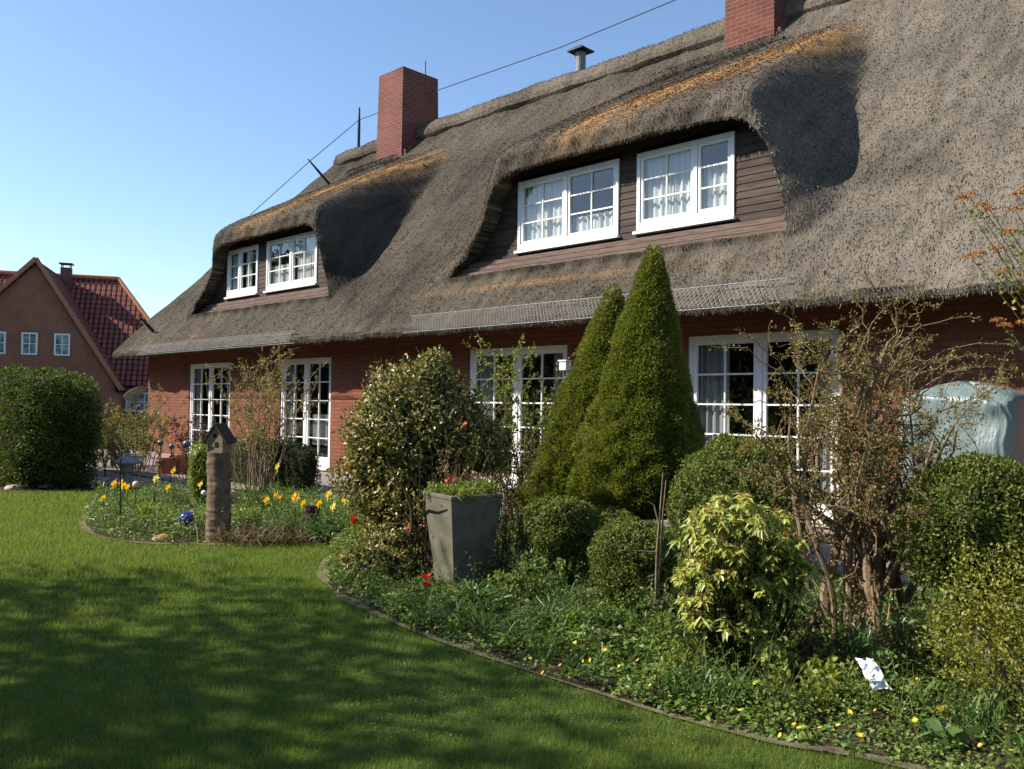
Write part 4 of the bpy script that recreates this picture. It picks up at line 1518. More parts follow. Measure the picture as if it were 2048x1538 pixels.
stem_shrub('flowering_quince', 'coral flowered quince behind the stone planter', 'shrub', ground(915, 7.32), 1.28, .34, 26, LF['olive'], 1700, .03, .018, 97, r0=.007, twigs=6, lo=.1, base_r=.22, flowers=(LF['coral'], 42, .038))
stem_shrub('dry_perennial', 'thin reddish dry stems right of the stone planter', 'plant', ground(1010, 7.35), .95, .20, 16, mat_leaf('rusty_leaves', [(.12, .055, .03), (.20, .11, .05), (.15, .16, .05)], .5, .3), 800, .026, .015, 98, r0=.005, twigs=4, lo=.1, base_r=.14)
stem_shrub('rose_bush', 'low rose bush with reddish shoots behind the white paper', 'shrub', ground(1840, 4.75), .42, .22, 14, mat_leaf('reddish_rose_leaves', [(.05, .07, .02), (.10, .13, .03), (.16, .07, .04)], .45, .3), 700, .028, .019, 99, r0=.005, twigs=4, lo=.05, base_r=.16)
stem_shrub('rose_bush', 'low red tinted rose bush right beside the pieris', 'shrub', ground(1625, 4.75), .36, .2, 14, mat_leaf('dark_rose_leaves', [(.03, .05, .016), (.06, .09, .025), (.20, .04, .04)], .45, .3), 800, .028, .019, 100, r0=.005, twigs=4, lo=.05, base_r=.16)

# dry sedge at the foot of the birdhouse post
rng = np.random.default_rng(110)
b = ground(540, 8.85)
root = plant('dry_sedge', 'brown dry sedge clump at the foot of the birdhouse post', 'sedge', b)
mb = MB()
Q_ = b + np.c_[rng.normal(0, .10, (340, 1)) * Rh[None, :2] * 2.6 + rng.normal(0, .08, (340, 1)) * Fh[None, :2], np.zeros(340)]
blades(mb, Q_, np.stack([rng.normal(0, .6, 340), rng.normal(0, .6, 340), np.ones(340)], 1), rng.uniform(.18, .38, 340), rng.uniform(.006, .011, 340), .9, rng)
sub(mb, 'leaves', LF['dry'], root)

# ------------------------------------------------------------------ bulb flowers
def petal_ring(mb, c, ax, n, L, W, open_, ph=0.0, cup=0.0, rng=None):
    ax = unit(np.array(ax, float))
    u = unit(np.cross(ax, [.3, .9, .1])); v = np.cross(ax, u)
    a = np.arange(n) / n * 6.283 + ph
    o = np.cos(a)[:, None] * u + np.sin(a)[:, None] * v
    d = o * open_ + ax * (1 - open_)
    base = np.repeat(np.array(c, float)[None], n, 0) + o * cup
    leaves(mb, base, d, np.repeat(ax[None], n, 0) - o * .6, L, W, .12)


def bulb_proto(name, H, kind, seed, petal, trump=None, fs=.045):
    rng = np.random.default_rng(seed)
    root = empty(name)
    lm, st, fm = MB(), MB(), MB()
    n = 7
    blades(lm, np.c_[rng.normal(0, .018, (n, 2)), np.zeros(n)], np.stack([rng.normal(0, .28, n), rng.normal(0, .28, n), np.ones(n)], 1), H * rng.uniform(.7, 1.0, n), .016 if kind == 'daffodil' else .035, .35, rng)
    lm.build('leaves', LF['strap'], root)
    face = np.array([-.55, -.75, .18]) if kind == 'daffodil' else np.array([.05, -.05, 1])
    st.tube([(0, 0, 0), (.01, 0, H * .6), (.0, .01, H)], [.004, .0036, .003], 5)
    st.build('stem', LF['strap'], root)
    c = np.array([0, .01, H])
    if kind == 'daffodil':
        petal_ring(fm, c, face, 6, fs, fs * .62, .92, 0)
        fo = fm.build('flower', petal, root)
        tm = MB()
        f = unit(face)
        u = unit(np.cross(f, [0, 0, 1.0])); v = np.cross(f, u)
        a = np.arange(10) / 10 * 6.283
        rings = [c + f * h + r * (np.cos(a)[:, None] * u + np.sin(a)[:, None] * v) for h, r in ((0, fs * .2), (fs * .35, fs * .26), (fs * .58, fs * .40))]
        k = np.arange(10); k2 = (k + 1) % 10
        tm.add(np.concatenate(rings), np.concatenate([np.stack([i * 10 + k, i * 10 + k2, i * 10 + 10 + k2, i * 10 + 10 + k], 1) for i in range(2)]))
        tm.build('trumpet', trump, fo)
    else:
        petal_ring(fm, c, face, 3, fs * 1.5, fs * 1.15, .22, 0, fs * .16)
        petal_ring(fm, c, face, 3, fs * 1.4, fs * 1.1, .16, 1.05, fs * .10)
        petal_ring(fm, c, face, 3, fs * 1.45, fs * 1.1, .36, .5, fs * .2)
        fm.build('flower', petal, root)
    return root


def copy_tree(o, parent=None):
    c = o.copy()
    SC.collection.objects.link(c)
    if parent is not None:
        c.parent = parent
        c.matrix_parent_inverse = o.matrix_parent_inverse.copy()
    for ch in list(o.children):
        copy_tree(ch, c)
    return c


def place_flowers(proto, H, spots):
    first = True
    for (px_, py_, t_, label, cat, group) in spots:
        o = proto if first else copy_tree(proto)
        first = False
        h = D(px_, py_, t_)
        o.location = (h[0], h[1], 0)
        s = max(.15, h[2]) / H
        o.scale = (1, 1, 1) if abs(s - 1) < .02 else (max(.85, min(1.25, s)), max(.85, min(1.25, s)), s)
        o.rotation_euler = (0, 0, (px_ * 37 % 100) / 100 * 1.2 - .6)
        tag(o, label, cat, group)


GD_ = 'yellow daffodils of the left bed'
place_flowers(bulb_proto('daffodil', .36, 'daffodil', 120, LF['yellow'], LF['trumpet'], .058), .36, [
    (228, 968, 10.6, 'yellow daffodil with orange trumpet beside the thin iron rod', 'daffodil', GD_),
    (243, 966, 11.0, 'yellow daffodil of the crowded pair right at the thin iron rod', 'daffodil', GD_),
    (246, 972, 10.9, 'yellow daffodil of the crowded pair right at the thin iron rod', 'daffodil', GD_),
    (255, 975, 10.8, 'low orange daffodil right of the iron rod', 'daffodil', GD_),
    (206, 996, 10.3, 'leftmost yellow daffodil on the lawn edge of the bed', 'daffodil', GD_),
    (347, 943, 11.6, 'tallest yellow daffodil between iron rod and birdhouse post', 'daffodil', GD_),
    (336, 976, 10.6, 'yellow daffodil above the blue glass ball', 'daffodil', GD_),
    (561, 995, 9.6, 'yellow daffodil of the pair above the dry sedge', 'daffodil', GD_),
    (553, 990, 9.7, 'yellow daffodil of the pair above the dry sedge', 'daffodil', GD_),
    (589, 994, 9.7, 'yellow daffodil between dry sedge and dark flower pot', 'daffodil', GD_),
    (596, 998, 9.6, 'yellow daffodil between dry sedge and dark flower pot', 'daffodil', GD_),
    (606, 1008, 9.4, 'yellow daffodil between dry sedge and dark flower pot', 'daffodil', GD_),
    (533, 1001, 9.4, 'small orange daffodil just right of the birdhouse post', 'daffodil', GD_),
    (638, 1007, 9.4, 'orange daffodil left of the cream daffodils', 'daffodil', GD_),
    (212, 888, 15.5, 'single far daffodil beside the tall clipped hedge', 'daffodil', GD_)])
GP = 'pale daffodils of the left bed'
place_flowers(bulb_proto('daffodil', .34, 'daffodil', 121, LF['pale'], LF['yellow'], .055), .34, [
    (401, 970, 10.8, 'pale yellow daffodil just left of the birdhouse post', 'daffodil', GP),
    (311, 958, 11.4, 'slim pale daffodil facing away right of the pale pink ball', 'daffodil', GP),
    (657, 990, 9.4, 'cream coloured daffodil left of the big holly', 'daffodil', GP),
    (667, 1014, 9.0, 'cream coloured daffodil left of the big holly', 'daffodil', GP),
    (690, 1000, 9.0, 'cream coloured daffodil left of the big holly', 'daffodil', GP),
    (697, 992, 9.2, 'cream coloured daffodil left of the big holly', 'daffodil', GP),
    (555, 935, 11.8, 'pale daffodil standing before the low dark hedge', 'daffodil', GP)])
GM = 'small pale daffodils before the planter'
place_flowers(bulb_proto('miniature_daffodil', .22, 'daffodil', 122, LF['pale'], LF['yellow'], .022), .22, [
    (976 + dx, 1150 + dy, 6.3, 'miniature pale daffodil in the green clump at the planter foot', 'daffodil', GM) for dx, dy in ((0, 2), (24, 6), (38, 0), (30, 14), (-8, 18), (46, 12), (2, 30), (60, 22), (18, 26))])
place_flowers(bulb_proto('tulip', .40, 'tulip', 123, LF['tulip'], None, .062), .40, [
    (706, 1048, 8.0, 'big open red tulip left of the holly', 'tulip', 'red tulips'),
    (851, 1158, 6.35, 'upper of two red tulips before the planter', 'tulip', 'red tulips'),
    (852, 1184, 6.2, 'lower of two red tulips before the planter', 'tulip', 'red tulips')])
place_flowers(bulb_proto('blue_hyacinth', .22, 'tulip', 124, LF['blue'], None, .030), .22, [
    (726, 1166, 6.7, 'single dark blue flower near the lawn edge', 'flower', None)])
# larger yellow tulip with broad leaves in the lower right corner
yt = bulb_proto('yellow_tulip', .20, 'tulip', 126, LF['yellow'], None, .026)
place_flowers(yt, .20, [(1880, 1472, 3.75, 'yellow tulip with broad grey green leaves at lower right', 'tulip', None)])

# celandines: small gold flowers in the cover, each its own little plant
cel_m = MB()
petal_ring(cel_m, (0, 0, 0), (-.3, -.4, .8), 8, .013, .007, .9)
cel = cel_m.build('celandine_flower', LF['yellow'])
rng = np.random.default_rng(130)
spots = [(1588, 1448), (1598, 1455), (1640, 1455), (1676, 1450), (1700, 1425), (1510, 1365), (1462, 1418), (1404, 1408), (1180, 1320), (1238, 1332), (1236, 1350), (1258, 1240), (1268, 1236), (1166, 1322), (1120, 1330), (1835, 1358), (1480, 1420), (1020, 1300), (1060, 1316), (1100, 1290), (2012, 1450), (2022, 1500), (1790, 1395), (1750, 1420), (1300, 1370), (1340, 1392), (980, 1270), (1150, 1285), (1210, 1300), (1560, 1470), (1720, 1470), (1660, 1420), (1275, 1320), (1085, 1345), (940, 1262), (900, 1240), (870, 1255), (800, 1215), (1830, 1440), (1960, 1490)]
for i, (px_, py_) in enumerate(spots):
    o = cel if i == 0 else cel.copy()
    if i: SC.collection.objects.link(o)
    q = G(px_, py_, .13)
    o.location = Vector(q)
    o.rotation_euler = (rng.normal(0, .3), rng.normal(0, .3), rng.uniform(-1, 1))
    s_ = rng.uniform(.8, 1.25); o.scale = (s_, s_, s_)
    tag(o, 'tiny gold celandine flower among the low green leaves', 'flower', 'celandines in the ground cover')

# broad tulip leaves
def leaf_tuft(name, label, b, n, H, W, seed, mat=None, bend=.35, spread=.3):
    rng = np.random.default_rng(seed)
    root = plant(name, label, 'plant', b)
    mb = MB()
    blades(mb, b + np.c_[rng.normal(0, .03, (n, 2)), np.zeros(n)], np.stack([rng.normal(0, spread, n), rng.normal(0, spread, n), np.ones(n)], 1), H * rng.uniform(.75, 1.1, n), W, bend, rng)
    sub(mb, 'leaves', mat or LF['strap'], root)


leaf_tuft('tulip_leaves', 'single upright broad leaf left of the white paper', ground(1672, 4.45), 3, .22, .03, 140, bend=.1, spread=.12)
leaf_tuft('tulip_leaves', 'tuft of broad blue green leaves right of the white paper', ground(1835, 4.1), 7, .25, .032, 141)
leaf_tuft('tulip_leaves', 'broad leaves arching over the yellow tulip', ground(1905, 3.75), 6, .19, .045, 142, bend=.8)
leaf_tuft('strap_leaf_clump', 'arching strap leaved clump right of the planter foot', ground(960, 6.0), 90, .34, .013, 143, bend=.7, spread=.5)
leaf_tuft('strap_leaf_clump', 'long strap leaved clump before the two box balls', ground(1110, 5.55), 110, .32, .012, 144, bend=.6, spread=.5)
leaf_tuft('strap_leaf_clump', 'bright strap leaves left of the blue glass ball', ground(300, 10.2), 120, .36, .014, 145, LF['fresh'], bend=.5, spread=.4)
leaf_tuft('strap_leaf_clump', 'bright strap leaves just right of the birdhouse post', ground(500, 9.9), 120, .34, .014, 146, LF['fresh'], bend=.5, spread=.45)
leaf_tuft('strap_leaf_clump', 'leaf clump left of the big red tulip', ground(655, 8.9), 110, .30, .014, 147, bend=.5, spread=.45)

# ------------------------------------------------------------------ garden objects
M['stone'] = mat_ground('cast_stone', [(.3, (.085, .082, .062)), (.7, (.19, .18, .135))], 5, bmp=.35, dist=.01)
M['lantern'] = mat_ground('grey_stone', [(.3, (.20, .21, .205)), (.7, (.36, .37, .36))], 12, bmp=.4, dist=.01)
M['terracotta'] = mat_plain('terracotta', (.42, .16, .08), .8)
M['palmbark'] = mat_ground('ringed_bark', [(.3, (.075, .052, .038)), (.7, (.27, .20, .145))], 9, bmp=.5, dist=.01)
M['birdwood'] = mat_wood('grey_bird_wood', (.15, .11, .075), (.36, .28, .19))
M['darkwood'] = mat_wood('dark_roof_board', (.03, .022, .018), (.08, .058, .045))
M['hole'] = mat_plain('painted_hole_dark', (.008, .007, .006), .9, bmp=0)

# stone planter
pb = ground(928, 6.95)
pl = empty('stone_planter', pb, rad(0))
tag(pl, 'tall tapered square stone planter filled with small green plants', 'planter')
ang = rad(-13)
def sqring(h, z, off=0):
    c, s = math.cos(ang + off), math.sin(ang + off)
    return [(c * x - s * y, s * x + c * y, z) for x, y in ((-h, -h), (h, -h), (h, h), (-h, h))]
mb = MB()
rings = [(.165, -.03), (.175, .2), (.205, .45), (.238, .735), (.243, .745), (.243, .765), (.238, .77), (.205, .77), (.20, .70)]
V = []
for h, z in rings: V += sqring(h, z)
F = [[i * 4 + j, i * 4 + (j + 1) % 4, i * 4 + 4 + (j + 1) % 4, i * 4 + 4 + j] for i in range(len(rings) - 1) for j in range(4)]
mb.add(V, F)
mb.build('planter_body', M['stone'], pl)
MB().add(sqring(.203, .715), [[0, 1, 2, 3]]).build('planter_soil', M['soil'], pl)
rng = np.random.default_rng(150)
root = empty('planter_flowers', (pb[0], pb[1], .70))
tag(root, 'low bright green cushion plants growing in the stone planter', 'plant')
mb = MB()
n = 2600
P = np.c_[rng.uniform(-.23, .23, (n, 2)), np.zeros(n)]
hh_ = .02 + .20 * vnoise(P + 3, 7) * rng.random(n)
P[:, 2] = hh_
leaves(mb, P, rand_dirs(n, rng) + [0, 0, .6], rand_dirs(n, rng) + [0, 0, .8], .028, .018, .12)
mb.build('leaves', LF['fresh'], root)
mb = MB()
for i in range(60):
    q, _ = wander(rng, (rng.uniform(-.18, .18), rng.uniform(-.18, .18), 0), (rng.normal(0, .3), rng.normal(0, .3), 1), rng.uniform(.12, .34), 5, .2)
    mb.tube(q, np.linspace(.003, .0015, 6), 3)
mb.build('dry_stems', M['twig'], root)

# log post and birdhouse
lb = ground(441, 8.95)
post = empty('log_post', lb)
tag(post, 'weathered ringed log post standing upright at the bed edge', 'post')
mb = MB()
nz_, na_ = 150, 40
V = []
for j in range(nz_):
    z = -.05 + 1.0 * j / (nz_ - 1)
    a = np.arange(na_) / na_ * 6.283
    o_ = np.stack([np.cos(a), np.sin(a), np.full(na_, z * 9)], 1)
    r = .118 + .008 * (1 - j / nz_) + .010 * (vnoise(o_ * [1.2, 1.2, 3.4] + 3, 1.0) - .5) + .012 * (vnoise(o_ * [2.0, 2.0, .5] + 9, 1.0) - .5)
    V.append(np.stack([r * np.cos(a) + .012 * math.sin(z * 5), r * np.sin(a), np.full(na_, z)], 1))
V.append(np.array([[0.0, 0, .955]]))
k = np.arange(na_); k2 = (k + 1) % na_
mb.add(np.concatenate(V), np.concatenate([np.stack([i * na_ + k, i * na_ + k2, (i + 1) * na_ + k2, (i + 1) * na_ + k], 1) for i in range(nz_ - 1)]))
mb.F[3].append(np.stack([(nz_ - 1) * na_ + k, (nz_ - 1) * na_ + k2, np.full(na_, nz_ * na_)], 1))
mb.build('log', M['palmbark'], post)
bh = empty('birdhouse', (lb[0], lb[1], .95), rad(30))
tag(bh, 'small wooden birdhouse with pitched roof on the log post', 'birdhouse')
h_ = .095
V = [(-h_, -.085, 0), (h_, -.085, 0), (h_, .085, 0), (-h_, .085, 0), (-h_, -.085, .15), (h_, -.085, .15), (h_, .085, .15), (-h_, .085, .15), (0, -.085, .27), (0, .085, .27)]
mb = MB().add(V, [[0, 1, 5, 4], [1, 2, 6, 5], [2, 3, 7, 6], [3, 0, 4, 7], [0, 3, 2, 1]])
mb.add(V, [[4, 5, 8], [6, 7, 9]])
mb.build('body', M['birdwood'], bh)
rm = MB()
for s in (-1, 1):
    a = np.array([[s * .135, -.105, .10], [s * .135, .105, .10], [0, .105, .288], [0, -.105, .288]])
    off = np.array([s * .012, 0, .012])
    rm.add(np.concatenate([a, a + off]), [[0, 1, 2, 3], [4, 7, 6, 5], [0, 4, 5, 1], [2, 6, 7, 3], [0, 3, 7, 4], [1, 5, 6, 2]])
rm.box((-.012, -.107, .287), (.012, .107, .31))
rm.build('roof', M['darkwood'], bh)
dm = MB()
for (a, b_, x, z) in ((.02, .028, .02, .085), (.018, .014, -.035, .05), (.02, .02, 0, .18)):
    dm.box((x - a, -.0875, z - b_), (x + a, -.0845, z + b_))
dm.build('opening', M['hole'], bh)  # near-black plates on the front, shade of the holes put into their colour
fm = MB().box((-h_ - .004, -.095, 0), (-h_ + .014, -.0865, .14)).box((h_ - .014, -.095, 0), (h_ + .004, -.0865, .14)).box((-h_ + .015, -.095, -.004), (h_ - .015, -.0865, .014))
fm.build('trim', M['birdwood'], bh)

# blue glass ball and the other balls
def ball(name, px_, py_, t_, r, mat, label, stake=False):
    c = D(px_, py_, t_)
    o = empty(name, c)
    tag(o, label, 'garden ball')
    a = np.linspace(-np.pi / 2 + .02, np.pi / 2 - .02, 16)
    MB().lathe([(r * math.cos(x), r * math.sin(x)) for x in a], (0, 0, 0), 24).build('glass_ball', mat, o, smooth=True)
    if stake:
        MB().tube([(0, 0, -c[2]), (0, 0, -r * .9)], .006, 6).build('stake', M['iron'], o)
    else:
        MB().lathe([(r * .4, -r * 1.1), (r * .32, -r * .9), (.01, -r * .86)], (0, 0, 0), 16).build('neck', mat, o)
    return o


mg, nt, p = new_mat('blue_glaze')
nt.links.new(ramp(nt, noise(nt, objco(nt), 6, 3), [(.3, (.012, .018, .22)), (.7, (.03, .04, .40))]), p.inputs['Base Color'])
p.inputs['Roughness'].default_value = .12
ball('glass_ball', 374, 1038, 9.4, .088, mg, 'shiny dark blue glass ball lying in the left bed')
mt, nt, p = new_mat('teal_glaze')
nt.links.new(ramp(nt, noise(nt, objco(nt), 20, 3), [(.3, (.06, .11, .105)), (.7, (.13, .19, .18))]), p.inputs['Base Color'])
p.inputs['Roughness'].default_value = .25
ball('ceramic_ball', 321, 886, 15.2, .055, mt, 'left teal garden ball on a stake by the brick corner', True)
ball('ceramic_ball', 343, 893, 15.0, .05, mt, 'lowest teal garden ball on a stake by the brick corner', True)
ball('ceramic_ball', 373, 888, 14.6, .065, mt, 'largest teal garden ball on a stake under the red shrub', True)
mp_, nt, p = new_mat('pale_glaze')
nt.links.new(ramp(nt, noise(nt, objco(nt), 14, 3), [(.3, (.55, .36, .26)), (.7, (.72, .56, .44))]), p.inputs['Base Color'])
p.inputs['Roughness'].default_value = .3
ball('ceramic_ball', 272, 969, 10.9, .046, mp_, 'pale pink garden ball on a stake among daffodils', True)
mw_, nt, p = new_mat('white_glaze')
nt.links.new(ramp(nt, noise(nt, objco(nt), 14, 3), [(.3, (.6, .58, .5)), (.7, (.75, .73, .66))]), p.inputs['Base Color'])
p.inputs['Roughness'].default_value = .3
ball('ceramic_ball', 408, 986, 10.2, .034, mw_, 'small white garden ball on a stake beside the log post', True)

# rods and stakes
def rod(name, label, cat, p0, p1, r, mat, partname='rod'):
    o = empty(name, p0)
    tag(o, label, cat)
    mb = MB().tube([np.array([0, 0, -.03]), (p1 - p0) * .5 + [.004, 0, 0], p1 - p0], r, 6)
    mb.build(partname, mat, o)
    return o


b = G(240, 1068); e = D(241, 915, float((b - CAM) @ FW))
ir = rod('iron_rod', 'thin dark iron rod standing among the daffodils', 'garden rod', b, e, .008, M['iron'])
b = G(851, 1192); e = D(850, 985, float((b - CAM) @ FW))
rod('iron_rod', 'thin iron rod standing in front of the big holly', 'garden rod', b, e, .005, M['iron'])
b = G(472, 1000); b = ground(474, 10.6); e = D(470, 895, 10.6)
rod('iron_rod', 'slim pale rod right behind the log post', 'garden rod', b, e, .007, M['barkpale'])
rng = np.random.default_rng(160)
b = G(1306, 1272); tb = float((b - CAM) @ FW)
st = empty('forked_stake', b)
tag(st, 'bare forked branch stuck upright before the pale box ball', 'stake')
mb = MB()
pp = [D(x, y, tb) - b for x, y in ((1304, 1276), (1312, 1180), (1314, 1100), (1319, 1040), (1326, 945))]
mb.tube(pp, [.012, .011, .010, .008, .003], 7)
mb.tube([D(x, y, tb + .01) - b for x, y in ((1310, 1220), (1320, 1140), (1326, 1030), (1332, 960))], [.008, .007, .006, .003], 6)
for q in (((1312, 1104), (1290, 1103), (1268, 1101)), ((1313, 1130), (1330, 1140), (1338, 1145)), ((1306, 1165), (1296, 1178), (1275, 1172)), ((1318, 1050), (1308, 1010), (1296, 1003))):
    mb.tube([D(x, y, tb) - b for x, y in q], [.006, .005, .003], 5)
mb.build('branch', M['barkpale'], st)
for (x0, y0, x1, y1, lb_, dt) in ((1760, 1320, 1783, 1182, 'right hand cane of the two thin canes rising above the white paper', 0), (1756, 1318, 1744, 1172, 'left hand cane of the two thin canes rising above the white paper', .06)):
    b = D(x0, y0, 4.75 + dt); b[2] = 0
    rod('bamboo_cane', lb_, 'cane', b, D(x1, y1, 4.75 + dt), .005, mat_plain('cane_%d' % x0, (.42, .27, .12), .6), 'cane')
b = ground(1372, 4.9)
rod('bamboo_cane', 'thin brown cane beside the forked stake', 'cane', b, D(1372, 1180, 4.9), .004, M['twig'], 'cane')

# crumpled white paper
rng = np.random.default_rng(170)
c = D(1750, 1347, 4.05)
wp = empty('white_paper', (c[0], c[1], c[2]))
tag(wp, 'crumpled white sheet of paper caught in the bed plants', 'paper')
n_ = 19
u, v = np.meshgrid(np.linspace(-1, 1, n_), np.linspace(-1, 1, n_), indexing='ij')
Pq = (Rh[None, None] * (u[..., None] * .046) + np.array([0, 0, 1.0]) * ((v * .056)[..., None]) - Rh * (v * .018)[..., None] + Fh * ((v * .045)[..., None]))
Pq = Pq + Fh * (vnoise(Pq.reshape(-1, 3) + 2, 26).reshape(n_, n_)[..., None] - .5) * .085 + Fh * (vnoise(Pq.reshape(-1, 3) + 5, 60).reshape(n_, n_)[..., None] - .5) * .025 + Rh * (vnoise(Pq.reshape(-1, 3) + 9, 20).reshape(n_, n_)[..., None] - .5) * .06
ix = np.arange(n_ * n_).reshape(n_, n_)
mb = MB().add(Pq.reshape(-1, 3), np.stack([ix[:-1, :-1], ix[1:, :-1], ix[1:, 1:], ix[:-1, 1:]], 2).reshape(-1, 4))
o = mb.build('sheet', mat_plain('white_paper_stock', (.80, .80, .82), .6, var=.02, bmp=0), wp)
so_ = o.modifiers.new('thick', 'SOLIDIFY'); so_.thickness = .002

# stone lantern
b = ground(258, 14.4)
sl_ = empty('stone_lantern', b)
tag(sl_, 'small grey stone lantern beyond the daffodils', 'stone lantern')
ztop_ = D(258, 905, 14.4)[2]
s_ = ztop_ / .52
MB().lathe([(.11 * s_, -.02), (.11 * s_, .04 * s_), (.06 * s_, .07 * s_), (.05 * s_, .20 * s_)], (0, 0, 0), 14).build('foot', M['lantern'], sl_)
MB().lathe([(.05 * s_, .20 * s_), (.09 * s_, .23 * s_), (.105 * s_, .27 * s_), (.09 * s_, .31 * s_), (.10 * s_, .36 * s_)], (0, 0, 0), 14).build('body', M['lantern'], sl_)
rf = MB().lathe([(.10 * s_, .36 * s_), (.20 * s_, .355 * s_), (.21 * s_, .38 * s_), (.13 * s_, .43 * s_), (.05 * s_, .46 * s_), (.045 * s_, .49 * s_), (.02 * s_, .52 * s_), (.001, .525 * s_)], (0, 0, 0), 14)
rf.build('roof', M['lantern'], sl_)

# flower pots by the house
def pot(px_, t_, r, h, mat, label, zb=.05):
    b = ground(px_, t_)
    o = empty('flower_pot', (b[0], b[1], zb))
    tag(o, label, 'flower pot')
    MB().lathe([(.001, 0), (r * .7, 0), (r * .95, h * .82), (r * 1.05, h * .82), (r * 1.07, h), (r * .95, h), (r * .92, h * .88), (.001, h * .86)], (0, 0, 0), 22).build('body', mat, o, smooth=False)
    return o


pot(336, 16.6, .20, .30, M['terracotta'], 'round terracotta pot left of the red leaved shrub')
pot(366, 16.9, .22, .34, M['terracotta'], 'larger terracotta pot behind the red leaved shrub')
mpu, nt, p = new_mat('purple_glaze')
nt.links.new(ramp(nt, noise(nt, objco(nt), 9, 3), [(.3, (.03, .014, .03)), (.7, (.07, .025, .05))]), p.inputs['Base Color'])
p.inputs['Roughness'].default_value = .3
pot(629, 10.0, .085, .26, mpu, 'dark purple glazed pot right of the yellow daffodils', 0.0)

# little feeder on a pole
b = ground(1129, 9.9)
fd = empty('bird_feeder', b)
tag(fd, 'small white bird feeder box on a pole beside the slim spruce', 'bird feeder')
zf = D(1128, 740, 9.9)[2]
MB().tube([(0, 0, -.02), (0, 0, zf)], .012, 8).build('pole', M['bark'], fd)
MB().box((-.05, -.045, zf), (.05, .045, zf + .10)).build('box', M['white'], fd)
MB().box((-.062, -.056, zf + .101), (.062, .056, zf + .118)).build('lid', M['white'], fd)
MB().box((.0, -.012, zf - .10), (.34, .012, zf - .075)).build('perch', M['barkpale'], fd)

# edging stones
for (px_, py_, s_, mk, lb_) in ((236, 1064, .11, 'pale', 'pale pinkish stone at the foot of the iron rod'), (326, 1080, .12, 'rust', 'flat rust coloured stone on the bed edge'), (210, 1040, .07, 'pale', 'small pale stone at the left tip of the bed'), (30, 978, .16, 'pale', 'pale stone under the left end of the tall hedge'), (90, 975, .13, 'pale', 'pale stone under the middle of the tall hedge'), (205, 962, .14, 'pale', 'pale stone at the right foot of the tall hedge')):
    q = G(px_, py_)
    c_ = (.50, .40, .32) if mk == 'pale' else (.45, .23, .12)
    mb = MB()
    blob(mb, np.array([0, 0, .01]), np.array([s_, s_ * .8, s_ * .42]), 2.4, 14)
    o = mb.build('stone', mat_plain('stone_%d' % px_, c_, .85), None, smooth=True)
    o.location = Vector((q[0], q[1], 0)); o.rotation_euler = (0, 0, px_ * .7)
    tag(o, lb_, 'stone')

# covered beach chair in front of the wall
cv, nt, p = new_mat('teal_tarpaulin')
co = objco(nt)
nt.links.new(ramp(nt, noise(nt, co, 3, 4), [(.3, (.125, .170, .160)), (.7, (.185, .235, .222))]), p.inputs['Base Color'])
p.inputs['Roughness'].default_value = .42
p.inputs['Specular IOR Level'].default_value = .55
bump(nt, p, noise(nt, mapping(nt, co, (3, 3, .8)), 2.4, 5), .8, .06)
cvx0, cvx1, cvy0, cvy1 = -3.0, -1.95, 8.35, 9.35
sc_ = empty('covered_beach_chair', ((cvx0 + cvx1) / 2, (cvy0 + cvy1) / 2, .05))
tag(sc_, 'tall beach chair wrapped in a pale teal tarpaulin by the house wall', 'covered chair')
nu, nv = 96, 40
mb = MB()
V = []
for j in range(nv + 6):
    for i in range(nu):
        a = i / nu * 2 * math.pi
        ca, sa = math.cos(a), math.sin(a)
        ex = 2 / 7
        sx = math.copysign(abs(ca) ** ex, ca); sy = math.copysign(abs(sa) ** ex, sa)
        if j < nv:
            v_ = j / (nv - 1); k_ = 1 - .10 * v_ ** 2; z = 1.56 * v_
        else:
            q = (j - nv + 1) / 6; k_ = .90 * (1 - q) ** .9; z = 1.56 + .13 * math.sin(q * 1.57)
        z += .03 * math.sin(a * 3 + 1) * (j / nv)
        fold_ = .030 * math.sin(a * 9 + 3 * math.sin(a * 2)) * (1 - min(1, j / nv)) ** 1.5 + .006 * math.sin(a * 17 + j * .3)
        V.append(((cvx1 - cvx0) / 2 * sx * k_ + fold_ * ca, (cvy1 - cvy0) / 2 * sy * k_ + fold_ * sa, z))
V = np.array(V)
V += (vnoise(V + 4, 5)[:, None] - .5) * np.array([.06, .06, .04])
kk_ = np.arange(nu); k2 = (kk_ + 1) % nu
mb.add(V, np.concatenate([np.stack([i * nu + kk_, i * nu + k2, (i + 1) * nu + k2, (i + 1) * nu + kk_], 1) for i in range(nv + 5)]))
mb.build('tarpaulin', cv, sc_, smooth=True)
fb = MB()
for sx in (-1, 1):
    for sy in (-1, 1):
        fb = MB().box((sx * .44 - .04, sy * .38 - .04, .0), (sx * .44 + .04, sy * .38 + .04, .12))
        fb.build('leg', M['darkwood'], sc_)

